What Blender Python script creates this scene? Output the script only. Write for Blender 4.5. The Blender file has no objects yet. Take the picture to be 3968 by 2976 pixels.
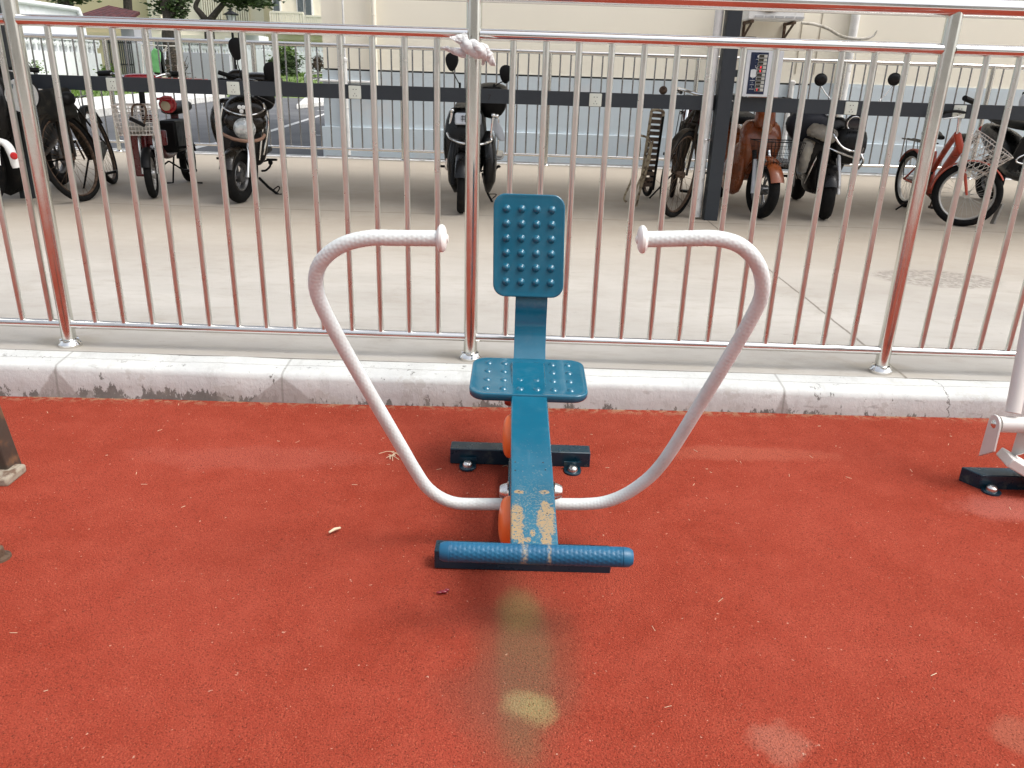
import bpy, math, random
from mathutils import Vector, Matrix
random.seed(7)
sc = bpy.context.scene
col = sc.collection
rad = math.radians

# ---------------------------------------------------------------- camera, sky, sun, exposure
F, CAM_H, PITCH, ROLL = 3095.0, 1.15, rad(21.24), rad(1.85)
cd = bpy.data.cameras.new('camera'); cam = bpy.data.objects.new('camera', cd); col.objects.link(cam)
cd.sensor_width = 36; cd.lens = F / 3968 * 36; cd.clip_start = .02; cd.clip_end = 600
cam.matrix_world = (Matrix.Translation((0, 0, CAM_H)) @ Matrix.Rotation(rad(90) - PITCH, 4, 'X') @ Matrix.Rotation(ROLL, 4, 'Z'))
sc.camera = cam
SUN_EL, SUN_AZ = rad(58), rad(105)            # azimuth measured clockwise from +Y
w = bpy.data.worlds.new('World'); sc.world = w; w.use_nodes = True
nt = w.node_tree; bg = nt.nodes['Background']
sky = nt.nodes.new('ShaderNodeTexSky'); sky.sky_type = 'NISHITA'; sky.sun_disc = False
sky.sun_elevation = SUN_EL; sky.sun_rotation = SUN_AZ; sky.air_density = 1.0; sky.dust_density = 4.0; sky.ozone_density = 1.0
hs = nt.nodes.new('ShaderNodeHueSaturation'); hs.inputs['Saturation'].default_value = .35
nt.links.new(sky.outputs[0], hs.inputs['Color']); nt.links.new(hs.outputs[0], bg.inputs[0])
bg.inputs[1].default_value = .15
sd = bpy.data.lights.new('sun', 'SUN'); sd.energy = .9; sd.angle = rad(22); sd.color = (1, .96, .9)
so = bpy.data.objects.new('sun', sd); col.objects.link(so)
sdir = Vector((math.sin(SUN_AZ) * math.cos(SUN_EL), math.cos(SUN_AZ) * math.cos(SUN_EL), math.sin(SUN_EL)))
so.rotation_euler = sdir.to_track_quat('Z', 'Y').to_euler(); so.location = (0, 0, 20)
vs = sc.view_settings; vs.view_transform = 'Standard'; vs.look = 'None'; vs.gamma = 1; vs.exposure = 1.0
sc.cycles.max_bounces = 7; sc.cycles.use_denoising = True

# ---------------------------------------------------------------- a pixel of the photograph as a point of the place
def ray(x, y):
    u = (x - 1984) / F; v = -(y - 1488) / F
    c, s = math.cos(ROLL), math.sin(ROLL)
    a = u * c - v * s; b = u * s + v * c
    return Vector((a, math.cos(PITCH) + b * math.sin(PITCH), -math.sin(PITCH) + b * math.cos(PITCH)))
def at(x, y, Y):
    d = ray(x, y); t = Y / d.y
    return Vector((d.x * t, Y, CAM_H + d.z * t))
def gr(x, y, z=0.0):
    d = ray(x, y); t = (z - CAM_H) / d.z
    return Vector((d.x * t, d.y * t, z))
K = 3968 / 2212
def ad(x, y, Y): return at(x * K, y * K, Y)
def gd(x, y, z=0.0): return gr(x * K, y * K, z)

# ---------------------------------------------------------------- mesh helpers
V = Vector
def frame(d):
    d = V(d).normalized()
    u = d.cross(V((0, 0, 1)))
    if u.length < 1e-4: u = V((1, 0, 0))
    u.normalize(); return u, d.cross(u).normalized(), d
class MB:
    def __init__(s): s.v = []; s.f = []; s.m = []
    def add(s, vs, fs, mi=0):
        o = len(s.v); s.v += [V(p) for p in vs]; s.f += [tuple(i + o for i in f) for f in fs]; s.m += [mi] * len(fs); return s
    def box(s, c, size, rot=None, mi=0):
        hx, hy, hz = [q / 2 for q in size]; R = rot or Matrix.Identity(3); c = V(c)
        vs = [c + R @ V((x * hx, y * hy, z * hz)) for x in (-1, 1) for y in (-1, 1) for z in (-1, 1)]
        return s.add(vs, [(0, 1, 3, 2), (4, 6, 7, 5), (0, 4, 5, 1), (2, 3, 7, 6), (0, 2, 6, 4), (1, 5, 7, 3)], mi)
    def bar(s, a, b, wd, ht, up=(0, 0, 1), mi=0):
        a, b = V(a), V(b); d = (b - a); L = d.length; d.normalize()
        x = d.cross(V(up)).normalized(); z = x.cross(d).normalized()
        R = Matrix((x, d, z)).transposed()
        return s.box((a + b) / 2, (wd, L, ht), R, mi)
    def rings(s, rs, caps=True, closed=False, mi=0):
        n = len(rs[0]); vs = [p for r in rs for p in r]; fs = []
        m = len(rs)
        for i in range(m if closed else m - 1):
            j = (i + 1) % m
            for k in range(n):
                k2 = (k + 1) % n
                fs.append((i * n + k, i * n + k2, j * n + k2, j * n + k))
        if caps and not closed:
            fs.append(tuple(range(n))[::-1]); fs.append(tuple((m - 1) * n + k for k in range(n)))
        return s.add(vs, fs, mi)
    def tube(s, pts, r, n=12, closed=False, caps=True, mi=0):
        pts = [V(p) for p in pts]; m = len(pts); rs = []
        rr = r if isinstance(r, (list, tuple)) else [r] * m
        t0 = ((pts[1] - pts[0]) if not closed else (pts[1] - pts[-1])).normalized()
        u, v, _ = frame(t0)
        for i in range(m):
            if closed: t = (pts[(i + 1) % m] - pts[i - 1]).normalized()
            else: t = (pts[min(i + 1, m - 1)] - pts[max(i - 1, 0)]).normalized()
            u = (u - t * u.dot(t)).normalized(); v = t.cross(u)
            rs.append([pts[i] + (u * math.cos(a) + v * math.sin(a)) * rr[i] for a in [2 * math.pi * k / n for k in range(n)]])
        return s.rings(rs, caps, closed, mi)
    def dimpled(s, pts, r, n, pitch, depth, sgn=-1, ends=0.0):
        pts = [V(p) for p in pts]; cum = [0]
        for a, c in zip(pts, pts[1:]): cum.append(cum[-1] + (c - a).length)
        L = cum[-1]; m = int(L / .0019); out = []; k = 0
        for i in range(m + 1):
            q = L * i / m
            while k < len(pts) - 2 and cum[k + 1] < q: k += 1
            out.append(pts[k].lerp(pts[k + 1], (q - cum[k]) / max(cum[k + 1] - cum[k], 1e-6)))
        nn = max(6, round(2 * math.pi * r / pitch)); t0 = (out[1] - out[0]).normalized(); u, v, _ = frame(t0); rs = []
        for i, p in enumerate(out):
            t = (out[min(i + 4, m)] - out[max(i - 4, 0)]).normalized(); u = (u - t * u.dot(t)).normalized(); v = t.cross(u)
            q = L * i / m; ring = []
            for j in range(n):
                a = 2 * math.pi * j / n
                x = q / pitch; row = math.floor(x); y = a / (2 * math.pi) * nn + .5 * (row % 2)
                dx, dy = x - row - .5, (y % 1) - .5; d2 = dx * dx + dy * dy
                h = math.exp(-d2 / .045) * depth * sgn
                if q < ends or q > L - ends: h = 0
                ring.append(p + (u * math.cos(a) + v * math.sin(a)) * (r + h))
            rs.append(ring)
        return s.rings(rs)
    def lathe(s, base, axis, prof, n=24, mi=0, caps=True):   # prof: (along, radius)
        u, v, d = frame(axis); base = V(base)
        rs = [[base + d * h + (u * math.cos(a) + v * math.sin(a)) * max(r, 1e-4) for a in [2 * math.pi * k / n for k in range(n)]] for h, r in prof]
        return s.rings(rs, caps, False, mi)
    def torus(s, c, axis, R, r, n=40, m=10, mi=0, flat=1.0):
        u, v, d = frame(axis); c = V(c); rs = []
        for i in range(n):
            a = 2 * math.pi * i / n; e = u * math.cos(a) + v * math.sin(a)
            rs.append([c + e * (R + r * math.cos(b)) + d * (r * flat * math.sin(b)) for b in [2 * math.pi * k / m for k in range(m)]])
        return s.rings(rs, False, True, mi)
    def ell(s, c, r, n=16, m=10, R=None, mi=0):
        c = V(c); R = R or Matrix.Identity(3); rs = []
        for i in range(m + 1):
            t = math.pi * i / m; q = max(math.sin(t), 1e-3)
            rs.append([c + R @ V((r[0] * q * math.cos(a), r[1] * q * math.sin(a), r[2] * math.cos(t))) for a in [2 * math.pi * k / n for k in range(n)]])
        return s.rings(rs, True, False, mi)
    def prism(s, poly, d, mi=0):       # planar polygon extruded by vector d
        poly = [V(p) for p in poly]; n = len(poly); d = V(d)
        vs = poly + [p + d for p in poly]
        fs = [tuple(range(n))[::-1], tuple(range(n, 2 * n))] + [(i, (i + 1) % n, n + (i + 1) % n, n + i) for i in range(n)]
        return s.add(vs, fs, mi)
    def quad(s, a, b, c, d, mi=0): return s.add([a, b, c, d], [(0, 1, 2, 3)], mi)
    def build(s, name, mat, parent=None, smooth=35, bevel=0, origin=None, sub=0):
        mats = mat if isinstance(mat, (list, tuple)) else [mat]
        if origin is not None: o = V(origin)
        elif parent is not None: o = world_loc(parent)
        else:
            o = V(((min(p.x for p in s.v) + max(p.x for p in s.v)) / 2, (min(p.y for p in s.v) + max(p.y for p in s.v)) / 2, min(p.z for p in s.v)))
        me = bpy.data.meshes.new(name); me.from_pydata([p - o for p in s.v], [], s.f)
        for m in mats: me.materials.append(m)
        me.polygons.foreach_set('material_index', s.m)
        ob = bpy.data.objects.new(name, me); col.objects.link(ob)
        if parent is not None: ob.parent = parent; ob.location = (0, 0, 0)
        else: ob.location = o
        if smooth:
            me.polygons.foreach_set('use_smooth', [True] * len(me.polygons))
            me.set_sharp_from_angle(angle=rad(smooth))
        if bevel:
            b = ob.modifiers.new('bevel', 'BEVEL'); b.width = bevel; b.segments = 2; b.limit_method = 'ANGLE'; b.angle_limit = rad(40)
        if sub:
            b = ob.modifiers.new('sub', 'SUBSURF'); b.levels = b.render_levels = sub
        me.update(); return ob
def world_loc(o):
    p = V(o.location)
    while o.parent is not None: o = o.parent; p += V(o.location)
    return p
def tag(o, label=None, cat=None, group=None, kind=None):
    if label: o['label'] = label
    if cat: o['category'] = cat
    if group: o['group'] = group
    if kind: o['kind'] = kind
    return o
def thing(name, loc, label, cat, group=None):
    o = bpy.data.objects.new(name, None); col.objects.link(o); o.location = loc; o.empty_display_size = .1
    return tag(o, label, cat, group)
def struct(o): o['kind'] = 'structure'; return o
def catmull(pts, k=6):
    pts = [V(p) for p in pts]; P = [pts[0] * 2 - pts[1]] + pts + [pts[-1] * 2 - pts[-2]]; out = []
    for i in range(1, len(P) - 2):
        a, b, c, d = P[i - 1:i + 3]
        for j in range(k):
            t = j / k
            out.append(.5 * ((2 * b) + (c - a) * t + (2 * a - 5 * b + 4 * c - d) * t * t + (3 * b - a - 3 * c + d) * t ** 3))
    return out + [pts[-1]]
def rrect(w, h, r, k=6):               # rounded rectangle outline in 2-D
    out = []
    for cx, cy, a0 in ((w / 2 - r, h / 2 - r, 0), (-w / 2 + r, h / 2 - r, 90), (-w / 2 + r, -h / 2 + r, 180), (w / 2 - r, -h / 2 + r, 270)):
        for j in range(k + 1):
            a = rad(a0 + 90 * j / k); out.append((cx + r * math.cos(a), cy + r * math.sin(a)))
    return out

# ---------------------------------------------------------------- materials
class N:
    def __init__(s, name):
        s.mat = bpy.data.materials.new(name); s.mat.use_nodes = True; s.t = s.mat.node_tree; s.b = s.t.nodes['Principled BSDF']
        s.pos = s.t.nodes.new('ShaderNodeNewGeometry').outputs['Position']
    def link(s, a, b): s.t.links.new(a, b)
    def put(s, sock, v):
        if isinstance(v, bpy.types.NodeSocket): s.link(v, sock)
        else: sock.default_value = v
    def noise(s, scale, detail=3, rough=.55, vec=None, out='Fac', stretch=None):
        n = s.t.nodes.new('ShaderNodeTexNoise'); n.inputs['Scale'].default_value = scale; n.inputs['Detail'].default_value = detail; n.inputs['Roughness'].default_value = rough
        v = vec or s.pos
        if stretch: v = s.vmath('MULTIPLY', v, stretch)
        s.link(v, n.inputs['Vector']); return n.outputs[out]
    def vor(s, scale, out='Distance', feat='F1', vec=None):
        n = s.t.nodes.new('ShaderNodeTexVoronoi'); n.feature = feat; n.inputs['Scale'].default_value = scale; s.link(vec or s.pos, n.inputs['Vector']); return n.outputs[out]
    def m(s, op, a, b=0.0, c=0.0, clamp=False):
        n = s.t.nodes.new('ShaderNodeMath'); n.operation = op; n.use_clamp = clamp
        for i, v in enumerate((a, b, c)): s.put(n.inputs[i], v)
        return n.outputs[0]
    def vmath(s, op, a, b):
        n = s.t.nodes.new('ShaderNodeVectorMath'); n.operation = op; s.put(n.inputs[0], a); s.put(n.inputs[1], b); return n.outputs['Value'] if op == 'LENGTH' else n.outputs[0]
    def ramp(s, v, lo, hi, a=0.0, b=1.0, smooth=True):
        n = s.t.nodes.new('ShaderNodeMapRange'); n.interpolation_type = 'SMOOTHSTEP' if smooth else 'LINEAR'
        s.put(n.inputs[0], v)
        for i, q in enumerate((lo, hi, a, b)): n.inputs[i + 1].default_value = q
        return n.outputs[0]
    def mix(s, f, a, b, mode='MIX'):
        n = s.t.nodes.new('ShaderNodeMix'); n.data_type = 'RGBA'; n.blend_type = mode; s.put(n.inputs['Factor'], f)
        for k, v in ((6, a), (7, b)):
            if isinstance(v, tuple) and len(v) == 3: v = v + (1,)
            s.put(n.inputs[k], v)
        return n.outputs[2]
    def xyz(s, v=None):
        n = s.t.nodes.new('ShaderNodeSeparateXYZ'); s.link(v or s.pos, n.inputs[0]); return n.outputs
    def blob(s, c, r, soft=.5, wob=0.0, wscale=8):     # elliptical mask round a world point
        v = s.vmath('SUBTRACT', s.pos, tuple(c)); v = s.vmath('DIVIDE', v, tuple(r)); d = s.vmath('LENGTH', v, (0, 0, 0))
        if wob: d = s.m('ADD', d, s.m('MULTIPLY', s.m('SUBTRACT', s.noise(wscale, 4), .5), wob))
        return s.ramp(d, 1 - soft, 1 + soft, 1, 0)
    def bump(s, h, strength, dist=.01):
        n = s.t.nodes.new('ShaderNodeBump'); n.inputs['Strength'].default_value = strength; n.inputs['Distance'].default_value = dist
        s.link(h, n.inputs['Height']); s.link(n.outputs[0], s.b.inputs['Normal'])
    def set(s, **k):
        for a, v in k.items(): s.put(s.b.inputs[{'color': 'Base Color', 'rough': 'Roughness', 'metal': 'Metallic', 'spec': 'Specular IOR Level', 'coat': 'Coat Weight', 'coatr': 'Coat Roughness', 'emit': 'Emission Color', 'es': 'Emission Strength', 'alpha': 'Alpha', 'trans': 'Transmission Weight'}[a]], v + (1,) if isinstance(v, tuple) and len(v) == 3 else v)
        return s.mat
MATS = {}
def pbr(name, color, rough=.5, metal=0.0, var=.12, vscale=6, dirt=None, dirt_amt=.0, bump=0.0, bscale=60, coat=0.0, dscale=9, spec=.5):
    if name in MATS: return MATS[name]
    n = N(name); c = tuple(color); f = n.noise(vscale, 5)
    colr = n.mix(n.ramp(f, .3, .7), tuple(q * (1 - var) for q in c), tuple(min(1, q * (1 + var)) for q in c))
    r = n.ramp(n.noise(vscale * 3, 4), .3, .7, max(0, rough - .08), min(1, rough + .08))
    if dirt:
        dm = n.ramp(n.noise(dscale, 6, .65), .62 - dirt_amt * .4, .72 - dirt_amt * .2)
        colr = n.mix(n.m('MULTIPLY', dm, .85), colr, tuple(dirt)); r = n.m('ADD', r, n.m('MULTIPLY', dm, .25))
    if bump: n.bump(n.noise(bscale, 5), bump, .004)
    MATS[name] = n.set(color=colr, rough=r, metal=metal, coat=coat, spec=spec); return MATS[name]

def mat_ground():
    n = N('red_rubber')
    g1 = n.vor(260); g2 = n.noise(250, 3, .75); g3 = n.noise(300, 2, .6); big = n.noise(1.6, 4, .6); mid = n.noise(9, 5, .65)
    c = n.mix(n.ramp(big, .3, .7), (.248, .038, .021), (.295, .051, .031))
    c = n.mix(n.ramp(mid, .35, .75, 0, .45), c, (.35, .070, .043))
    # worn, trodden-out patch in front of the foot bar, and scuffs
    stip = n.noise(300, 3, .8)
    a = gd(1122, 1320); b = gd(1140, 1530); d = gd(1132, 1430)
    def wear(cc, p, r, amt, colr, soft=.55, wob=.55, ws=5):
        mk = n.blob(p, r, soft, wob, ws)
        mk = n.m('MULTIPLY', n.ramp(n.m('ADD', mk, n.m('MULTIPLY', n.m('SUBTRACT', stip, .5), 1.3)), .05, 1.0), n.m('MULTIPLY', n.ramp(mk, 0, .45), amt))
        return n.mix(mk, cc, colr)
    c = wear(c, d, (.110, .27, .5), .55, (.150, .070, .042), .7, .9)
    c = wear(c, d, (.058, .235, .5), .9, (.165, .088, .048), .6, .8)
    c = wear(c, a, (.050, .075, .5), .85, (.19, .120, .052), .75, .8, 9)
    c = wear(c, gd(1080, 1490), (.13, .10, .5), .35, (.155, .062, .042), .7, .8)
    c = wear(c, b + V((-.016, .012, 0)), (.036, .034, .5), .85, (.25, .19, .095), .8, 1.2, 14)
    c = wear(c, b + V((.020, -.006, 0)), (.034, .036, .5), .85, (.25, .195, .09), .8, 1.2, 14)
    c = wear(c, gd(1685, 1610), (.05, .05, .5), .45, (.38, .17, .12), .6, 1.6, 16)
    c = wear(c, gd(2195, 1600), (.05, .05, .5), .4, (.36, .14, .09), .6, 1.6, 16)
    c = wear(c, gd(1600, 985), (.30, .05, .5), .35, (.42, .13, .085), .6, 1.2, 10)
    c = wear(c, gd(2190, 1110), (.16, .07, .5), .45, (.42, .15, .12), .6, 1.2, 10)
    c = wear(c, gd(560, 985), (.35, .08, .5), .25, (.40, .12, .09), .6, 1.2, 8)
    spk = n.ramp(g2, .535, .64)
    c = n.mix(n.m('MULTIPLY', spk, .7), c, (.045, .012, .009))
    lt = n.ramp(g3, .56, .68)
    c = n.mix(n.m('MULTIPLY', lt, .55), c, (.44, .11, .06))
    pale = n.ramp(n.noise(95, 2, .5), .725, .76)
    c = n.mix(n.m('MULTIPLY', pale, .7), c, (.55, .34, .25))
    y = n.xyz()[1]
    edge = n.m('MULTIPLY', n.ramp(y, 2.66, 2.74), n.ramp(n.noise(40, 4), .45, .62))
    c = n.mix(n.m('MULTIPLY', edge, .7), c, (.36, .27, .17))
    h = n.m('ADD', n.m('MULTIPLY', g1, -.9), n.m('MULTIPLY', g2, -.8)); n.bump(h, .75, .004)
    return n.set(color=c, rough=1.0, spec=.04)
def mat_floor():
    n = N('concrete_floor')
    big = n.noise(.7, 5, .6, stretch=(1, 2.2, 1)); mid = n.noise(5, 6, .7, stretch=(1, 3, 1)); fine = n.noise(120, 3)
    c = n.mix(n.ramp(big, .3, .7), (.36, .34, .31), (.445, .425, .39))
    c = n.mix(n.ramp(mid, .45, .75, 0, .45), c, (.31, .275, .23)); c = n.mix(n.ramp(n.noise(2.6, 6, .75), .52, .7, 0, .4), c, (.29, .26, .22))
    c = n.mix(n.ramp(fine, .6, .8, 0, .25), c, (.3, .27, .23))
    x, y, z = n.xyz()
    # browner towards the shelter: its shade put into the floor colour, with mottled stains
    tr = n.m('MULTIPLY', n.m('MULTIPLY', n.ramp(y, 4.9, 6.2), n.ramp(y, 8.6, 7.2)), n.ramp(n.noise(1.4, 5, .7), .33, .66))
    c = n.mix(n.ramp(y, 3.6, 6.0, 0, .75), c, (.40, .345, .275)); c = n.mix(n.m('MULTIPLY', tr, .45), c, (.30, .245, .185))
    spots = n.ramp(n.noise(11, 3, .5, stretch=(1, 2.6, 1)), .70, .76); c = n.mix(n.m('MULTIPLY', spots, .35), c, (.2, .18, .15))
    def line(cc, coord, v, wd, amt=.8):
        wob = n.m('MULTIPLY', n.m('SUBTRACT', n.noise(3, 5, .7), .5), .03)
        d = n.m('ABSOLUTE', n.m('SUBTRACT', n.m('ADD', coord, wob), v))
        return n.mix(n.m('MULTIPLY', n.ramp(d, wd * .4, wd, 1, 0), amt), cc, (.13, .11, .09))
    c = line(c, y, gr(350, 786, .115).y, .012, .6)
    c = line(c, x, gr(3360, 1345, .115).x, .008)
    # rough patched square on the right
    p = gd(2025, 602, .115); r = n.blob(p, (.36, .22, .3), .12, .25, 10)
    c = n.mix(n.m('MULTIPLY', r, n.ramp(n.noise(26, 5, .7), .4, .6)), c, (.24, .215, .19))
    # darker patches round the post feet
    for q in ((147, 742), (1013, 772), (1898, 798)):
        pp = gd(q[0], q[1] - 4, .115)
        c = n.mix(n.m('MULTIPLY', n.blob(pp, (.13, .07, .3), .35, .7, 9), .55), c, (.27, .24, .19))
    band = n.m('MULTIPLY', n.m('MULTIPLY', n.ramp(y, 2.84, 2.90), n.ramp(y, 3.04, 2.92)), n.ramp(n.noise(5, 5, .7, stretch=(1, 4, 1)), .38, .7))  # browner strip under the fence: its shade line put into the floor colour
    c = n.mix(n.m('MULTIPLY', band, .45), c, (.37, .34, .28))
    n.bump(n.m('ADD', mid, n.m('MULTIPLY', fine, .5)), .25, .006)
    return n.set(color=c, rough=.8, spec=.3)
def mat_kerb():
    n = N('kerb_paint')
    x, y, z = n.xyz()
    a = n.noise(4, 5, .65); f = n.noise(60, 4, .7); mo = n.noise(14, 6, .7, stretch=(1, 1, .5)); pat = n.noise(7, 4, .6)
    c = n.mix(n.ramp(a, .35, .7), (.49, .50, .49), (.57, .58, .56))
    c = n.mix(n.m('MULTIPLY', n.ramp(n.noise(24, 5, .7, stretch=(1, .3, .3)), .6, .75), .35), c, (.45, .43, .40))
    low = n.ramp(z, .070, .0); clu = n.ramp(n.noise(2.3, 4, .6), .42, .62); mo2 = n.noise(34, 6, .75, stretch=(1, 1, .45)); c = n.mix(n.m('MULTIPLY', n.ramp(n.noise(9, 6, .8, stretch=(1, .4, .5)), .52, .68), .30), c, (.30, .29, .27)); thr = n.m('ADD', n.m('ADD', mo2, n.m('MULTIPLY', n.ramp(z, .045, -.01, -.16, .08, False), 1.0)), n.m('MULTIPLY', clu, .10)); mould = n.ramp(thr, .545, .59); c = n.mix(n.m('MULTIPLY', mould, .8), c, (.075, .068, .055)); c = n.mix(n.m('MULTIPLY', n.m('MULTIPLY', low, n.ramp(n.noise(5, 5, .7), .45, .65)), .35), c, (.36, .33, .28))
    c = n.mix(n.m('MULTIPLY', n.ramp(mo, .69, .73), .6), c, (.16, .15, .13))
    chip = n.ramp(n.noise(6.5, 6, .65), .585, .60); topm = n.ramp(z, .106, .098, .25, 1); c = n.mix(n.m('MULTIPLY', n.m('MULTIPLY', chip, .55), topm), c, (.42, .41, .38)); c = n.mix(n.m('MULTIPLY', n.m('MULTIPLY', n.ramp(n.noise(19, 6, .7, stretch=(.6, 1, 1.8)), .62, .68), .45), topm), c, (.27, .26, .24)); c = n.mix(n.m('MULTIPLY', n.ramp(n.noise(3, 6, .75), .5, .75), .22), c, (.40, .39, .36))
    # joints with bare mortar
    for px, w1 in ((175, .07), (1095, .11), (2985, .03)):
        xx = gr(px, 1500, .05).x
        d = n.m('ABSOLUTE', n.m('SUBTRACT', x, xx))
        d2 = n.m('ADD', d, n.m('MULTIPLY', n.m('SUBTRACT', n.noise(20, 5, .7), .5), .035))
        tri = n.m('SUBTRACT', d2, n.m('MULTIPLY', n.m('SUBTRACT', .095, z), w1 / .095))
        c = n.mix(n.m('MULTIPLY', n.m('MULTIPLY', n.ramp(tri, .006, -.006), n.ramp(z, .1, .085)), .8), c, (.33, .31, .29))
        c = n.mix(n.m('MULTIPLY', n.ramp(d, .006, .002), .5), c, (.2, .19, .17))
    cr = n.m('ABSOLUTE', n.m('SUBTRACT', n.m('ADD', x, n.m('MULTIPLY', n.m('SUBTRACT', n.noise(9, 5, .7), .5), .08)), gr(3630, 1520, .08).x))
    c = n.mix(n.m('MULTIPLY', n.ramp(cr, .0022, .0008), .8), c, (.12, .11, .1))
    cl = n.m('ABSOLUTE', n.m('SUBTRACT', n.m('ADD', y, n.m('MULTIPLY', n.m('SUBTRACT', n.noise(2.5, 6, .75), .5), .05)), 2.80))
    c = n.mix(n.m('MULTIPLY', n.m('MULTIPLY', n.ramp(cl, .003, .001), n.ramp(z, .09, .1)), .6), c, (.2, .19, .17))
    n.bump(n.m('ADD', n.m('MULTIPLY', mo, .6), n.m('MULTIPLY', f, .3)), .6, .008)
    return n.set(color=c, rough=.8, spec=.2)
def mat_steel(name='stainless', rough=.085, tint=(.74, .73, .71), bump=True):
    n = N(name); f = n.noise(30, 4, .6, stretch=(6, 6, .6)); g = n.noise(500, 2, .5)
    c = n.mix(n.ramp(n.noise(7, 5, .6), .45, .8, 0, .35), tint, (.52, .46, .41))
    if bump: n.bump(n.m('ADD', n.m('MULTIPLY', f, .3), n.m('MULTIPLY', g, .05)), .02, .001)
    return n.set(color=c, metal=1.0, rough=n.ramp(n.noise(18, 5, .7), .3, .8, rough, rough + .07))
def dimples(n, strength, dist, P):     # raised / sunk pimples on padded grips
    n.bump(n.ramp(n.vor(P), .1, .42, 1, 0), strength, dist)
def mat_blue(name, worn=False):
    n = N(name); a = n.noise(9, 4)
    c = n.mix(n.ramp(a, .3, .7), (.004, .092, .155), (.007, .110, .180))
    r = n.ramp(n.noise(40, 4), .3, .7, .12, .22)
    if worn:
        # paint worn through to the ochre primer under the feet: two foot-shaped patches and flecks
        def foot(px, py, Y, rx, ry, amt=1):
            return n.blob(board_pt(px, py), (rx, ry, .2), .12, .9, 55)
        ms = None
        for px, py, rx, ry in ((1114, 1125, .0145, .062), (1125, 1165, .006, .045), (1180, 1122, .0165, .060), (1181, 1172, .0095, .05), (1121, 1062, .009, .007), (1176, 1063, .010, .007), (1150, 1152, .005, .012), (1140, 1165, .006, .010)):
            q = n.m('MULTIPLY', n.blob(board_pt(px, py), (rx * 1.15, ry * 1.05, .3), .16, 1.5, 75), n.ramp(n.noise(230, 4, .7), .40, .47))
            ms = q if ms is None else n.m('MAXIMUM', ms, q)
        zone = n.blob(board_pt(1152, 1130), (.055, .15, .3), .5)
        fl = n.m('MULTIPLY', n.ramp(n.noise(210, 4, .7), .52, .6), zone)
        fl2 = n.m('MULTIPLY', n.ramp(n.noise(170, 2, .5), .66, .7), n.blob(board_pt(1150, 1070), (.06, .24, .3), .5))
        c = n.mix(n.m('MULTIPLY', n.m('MAXIMUM', fl, fl2), .62), c, (.20, .23, .18))
        c = n.mix(ms, c, (.30, .205, .10))
        hs_ = None
        for px, py in ((1121, 1062), (1177, 1063), (1122, 1108), (1182, 1109), (1113, 998), (1173, 999), (1113, 1016), (1178, 1015)):
            q = n.blob(board_pt(px, py), (.0022, .0022, .2), .3); hs_ = q if hs_ is None else n.m('MAXIMUM', hs_, q)
        c = n.mix(hs_, c, (.01, .01, .01))
        r = n.m('ADD', r, n.m('MULTIPLY', ms, .4))
    dust = n.ramp(n.noise(14, 6, .7), .5, .8, 0, .14); c = n.mix(dust, c, (.20, .27, .29))
    n.bump(n.noise(160, 2), .05, .001)
    return n.set(color=c, rough=r, coat=.25)

# board of the rowing machine: a plane in the place
B0, B1 = V((.059, 1.47, .215)), V((.050, 2.13, .295))
def board_pt(xd, yd):                  # photograph point on the board's top plane
    d = ray(xd * K, yd * K); nrm = (B1 - B0).cross(V((1, 0, 0))); o = V((0, 0, CAM_H))
    t = (B0 - o).dot(nrm) / d.dot(nrm); return o + d * t

M = {}
M['ground'] = mat_ground(); M['floor'] = mat_floor(); M['kerb'] = mat_kerb(); M['steel'] = mat_steel(); M['satin'] = mat_steel('satin_steel', .27, (.69, .72, .68), False); M['poststeel'] = mat_steel('post_steel', .18, (.68, .685, .64), False); M['darkened_farsteel'] = mat_steel('darkened_far_steel', .2, (.36, .37, .38))  # far fence tint darkened to stand in for dark shelter reflections
M['blue'] = mat_blue('blue_paint'); M['blueworn'] = mat_blue('blue_paint_worn', True)
M['dkblue'] = pbr('dark_blue_paint', (.003, .024, .040), .3, dirt=(.05, .07, .065), dirt_amt=.15, dscale=20)
M['black'] = pbr('black_plastic', (.004, .004, .004), .5, dirt=(.02, .017, .014), dirt_amt=.05, spec=.2)
M['blackpaint'] = pbr('black_gloss', (.003, .003, .003), .32, dirt=(.012, .010, .008), dirt_amt=.05, coat=.0, spec=.35)
M['rubber'] = pbr('rubber', (.006, .006, .006), .85, bump=.4, bscale=200, dirt=(.025, .02, .016), dirt_amt=.2, dscale=20, spec=.2)
M['chrome'] = mat_steel('chrome', .12, (.75, .74, .72)); M['alloy'] = pbr('alloy', (.55, .55, .54), .4, .9, dirt=(.15, .13, .1), dirt_amt=.2)
M['rust'] = pbr('rusty_steel', (.11, .07, .045), .7, .3, dirt=(.05, .03, .02), dirt_amt=.4, dscale=30)
M['slate'] = pbr('slate_paint', (.020, .026, .033), .5, var=.06)
M['wire'] = pbr('white_wire', (.55, .52, .48), .5, dirt=(.25, .15, .08), dirt_amt=.3, dscale=40)
M['cream'] = pbr('cream_wall', (.86, .815, .69), .85, var=.02, vscale=.8, dscale=1.2, bump=.1, bscale=90)
M['plinth'] = pbr('grey_blue_wall', (.55, .62, .66), .85, var=.04, vscale=.9, dirt=(.60, .62, .63), dirt_amt=.2, dscale=1.3, bump=.1, bscale=90)
M['white'] = pbr('white_paint', (.80, .80, .78), .5, var=.04, dirt=(.5, .47, .42), dirt_amt=.1)
M['socket'] = pbr('socket_ivory', (.66, .68, .60), .35, var=.03)
M['dark'] = pbr('dark_void', (.01, .01, .01), .6)

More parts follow.
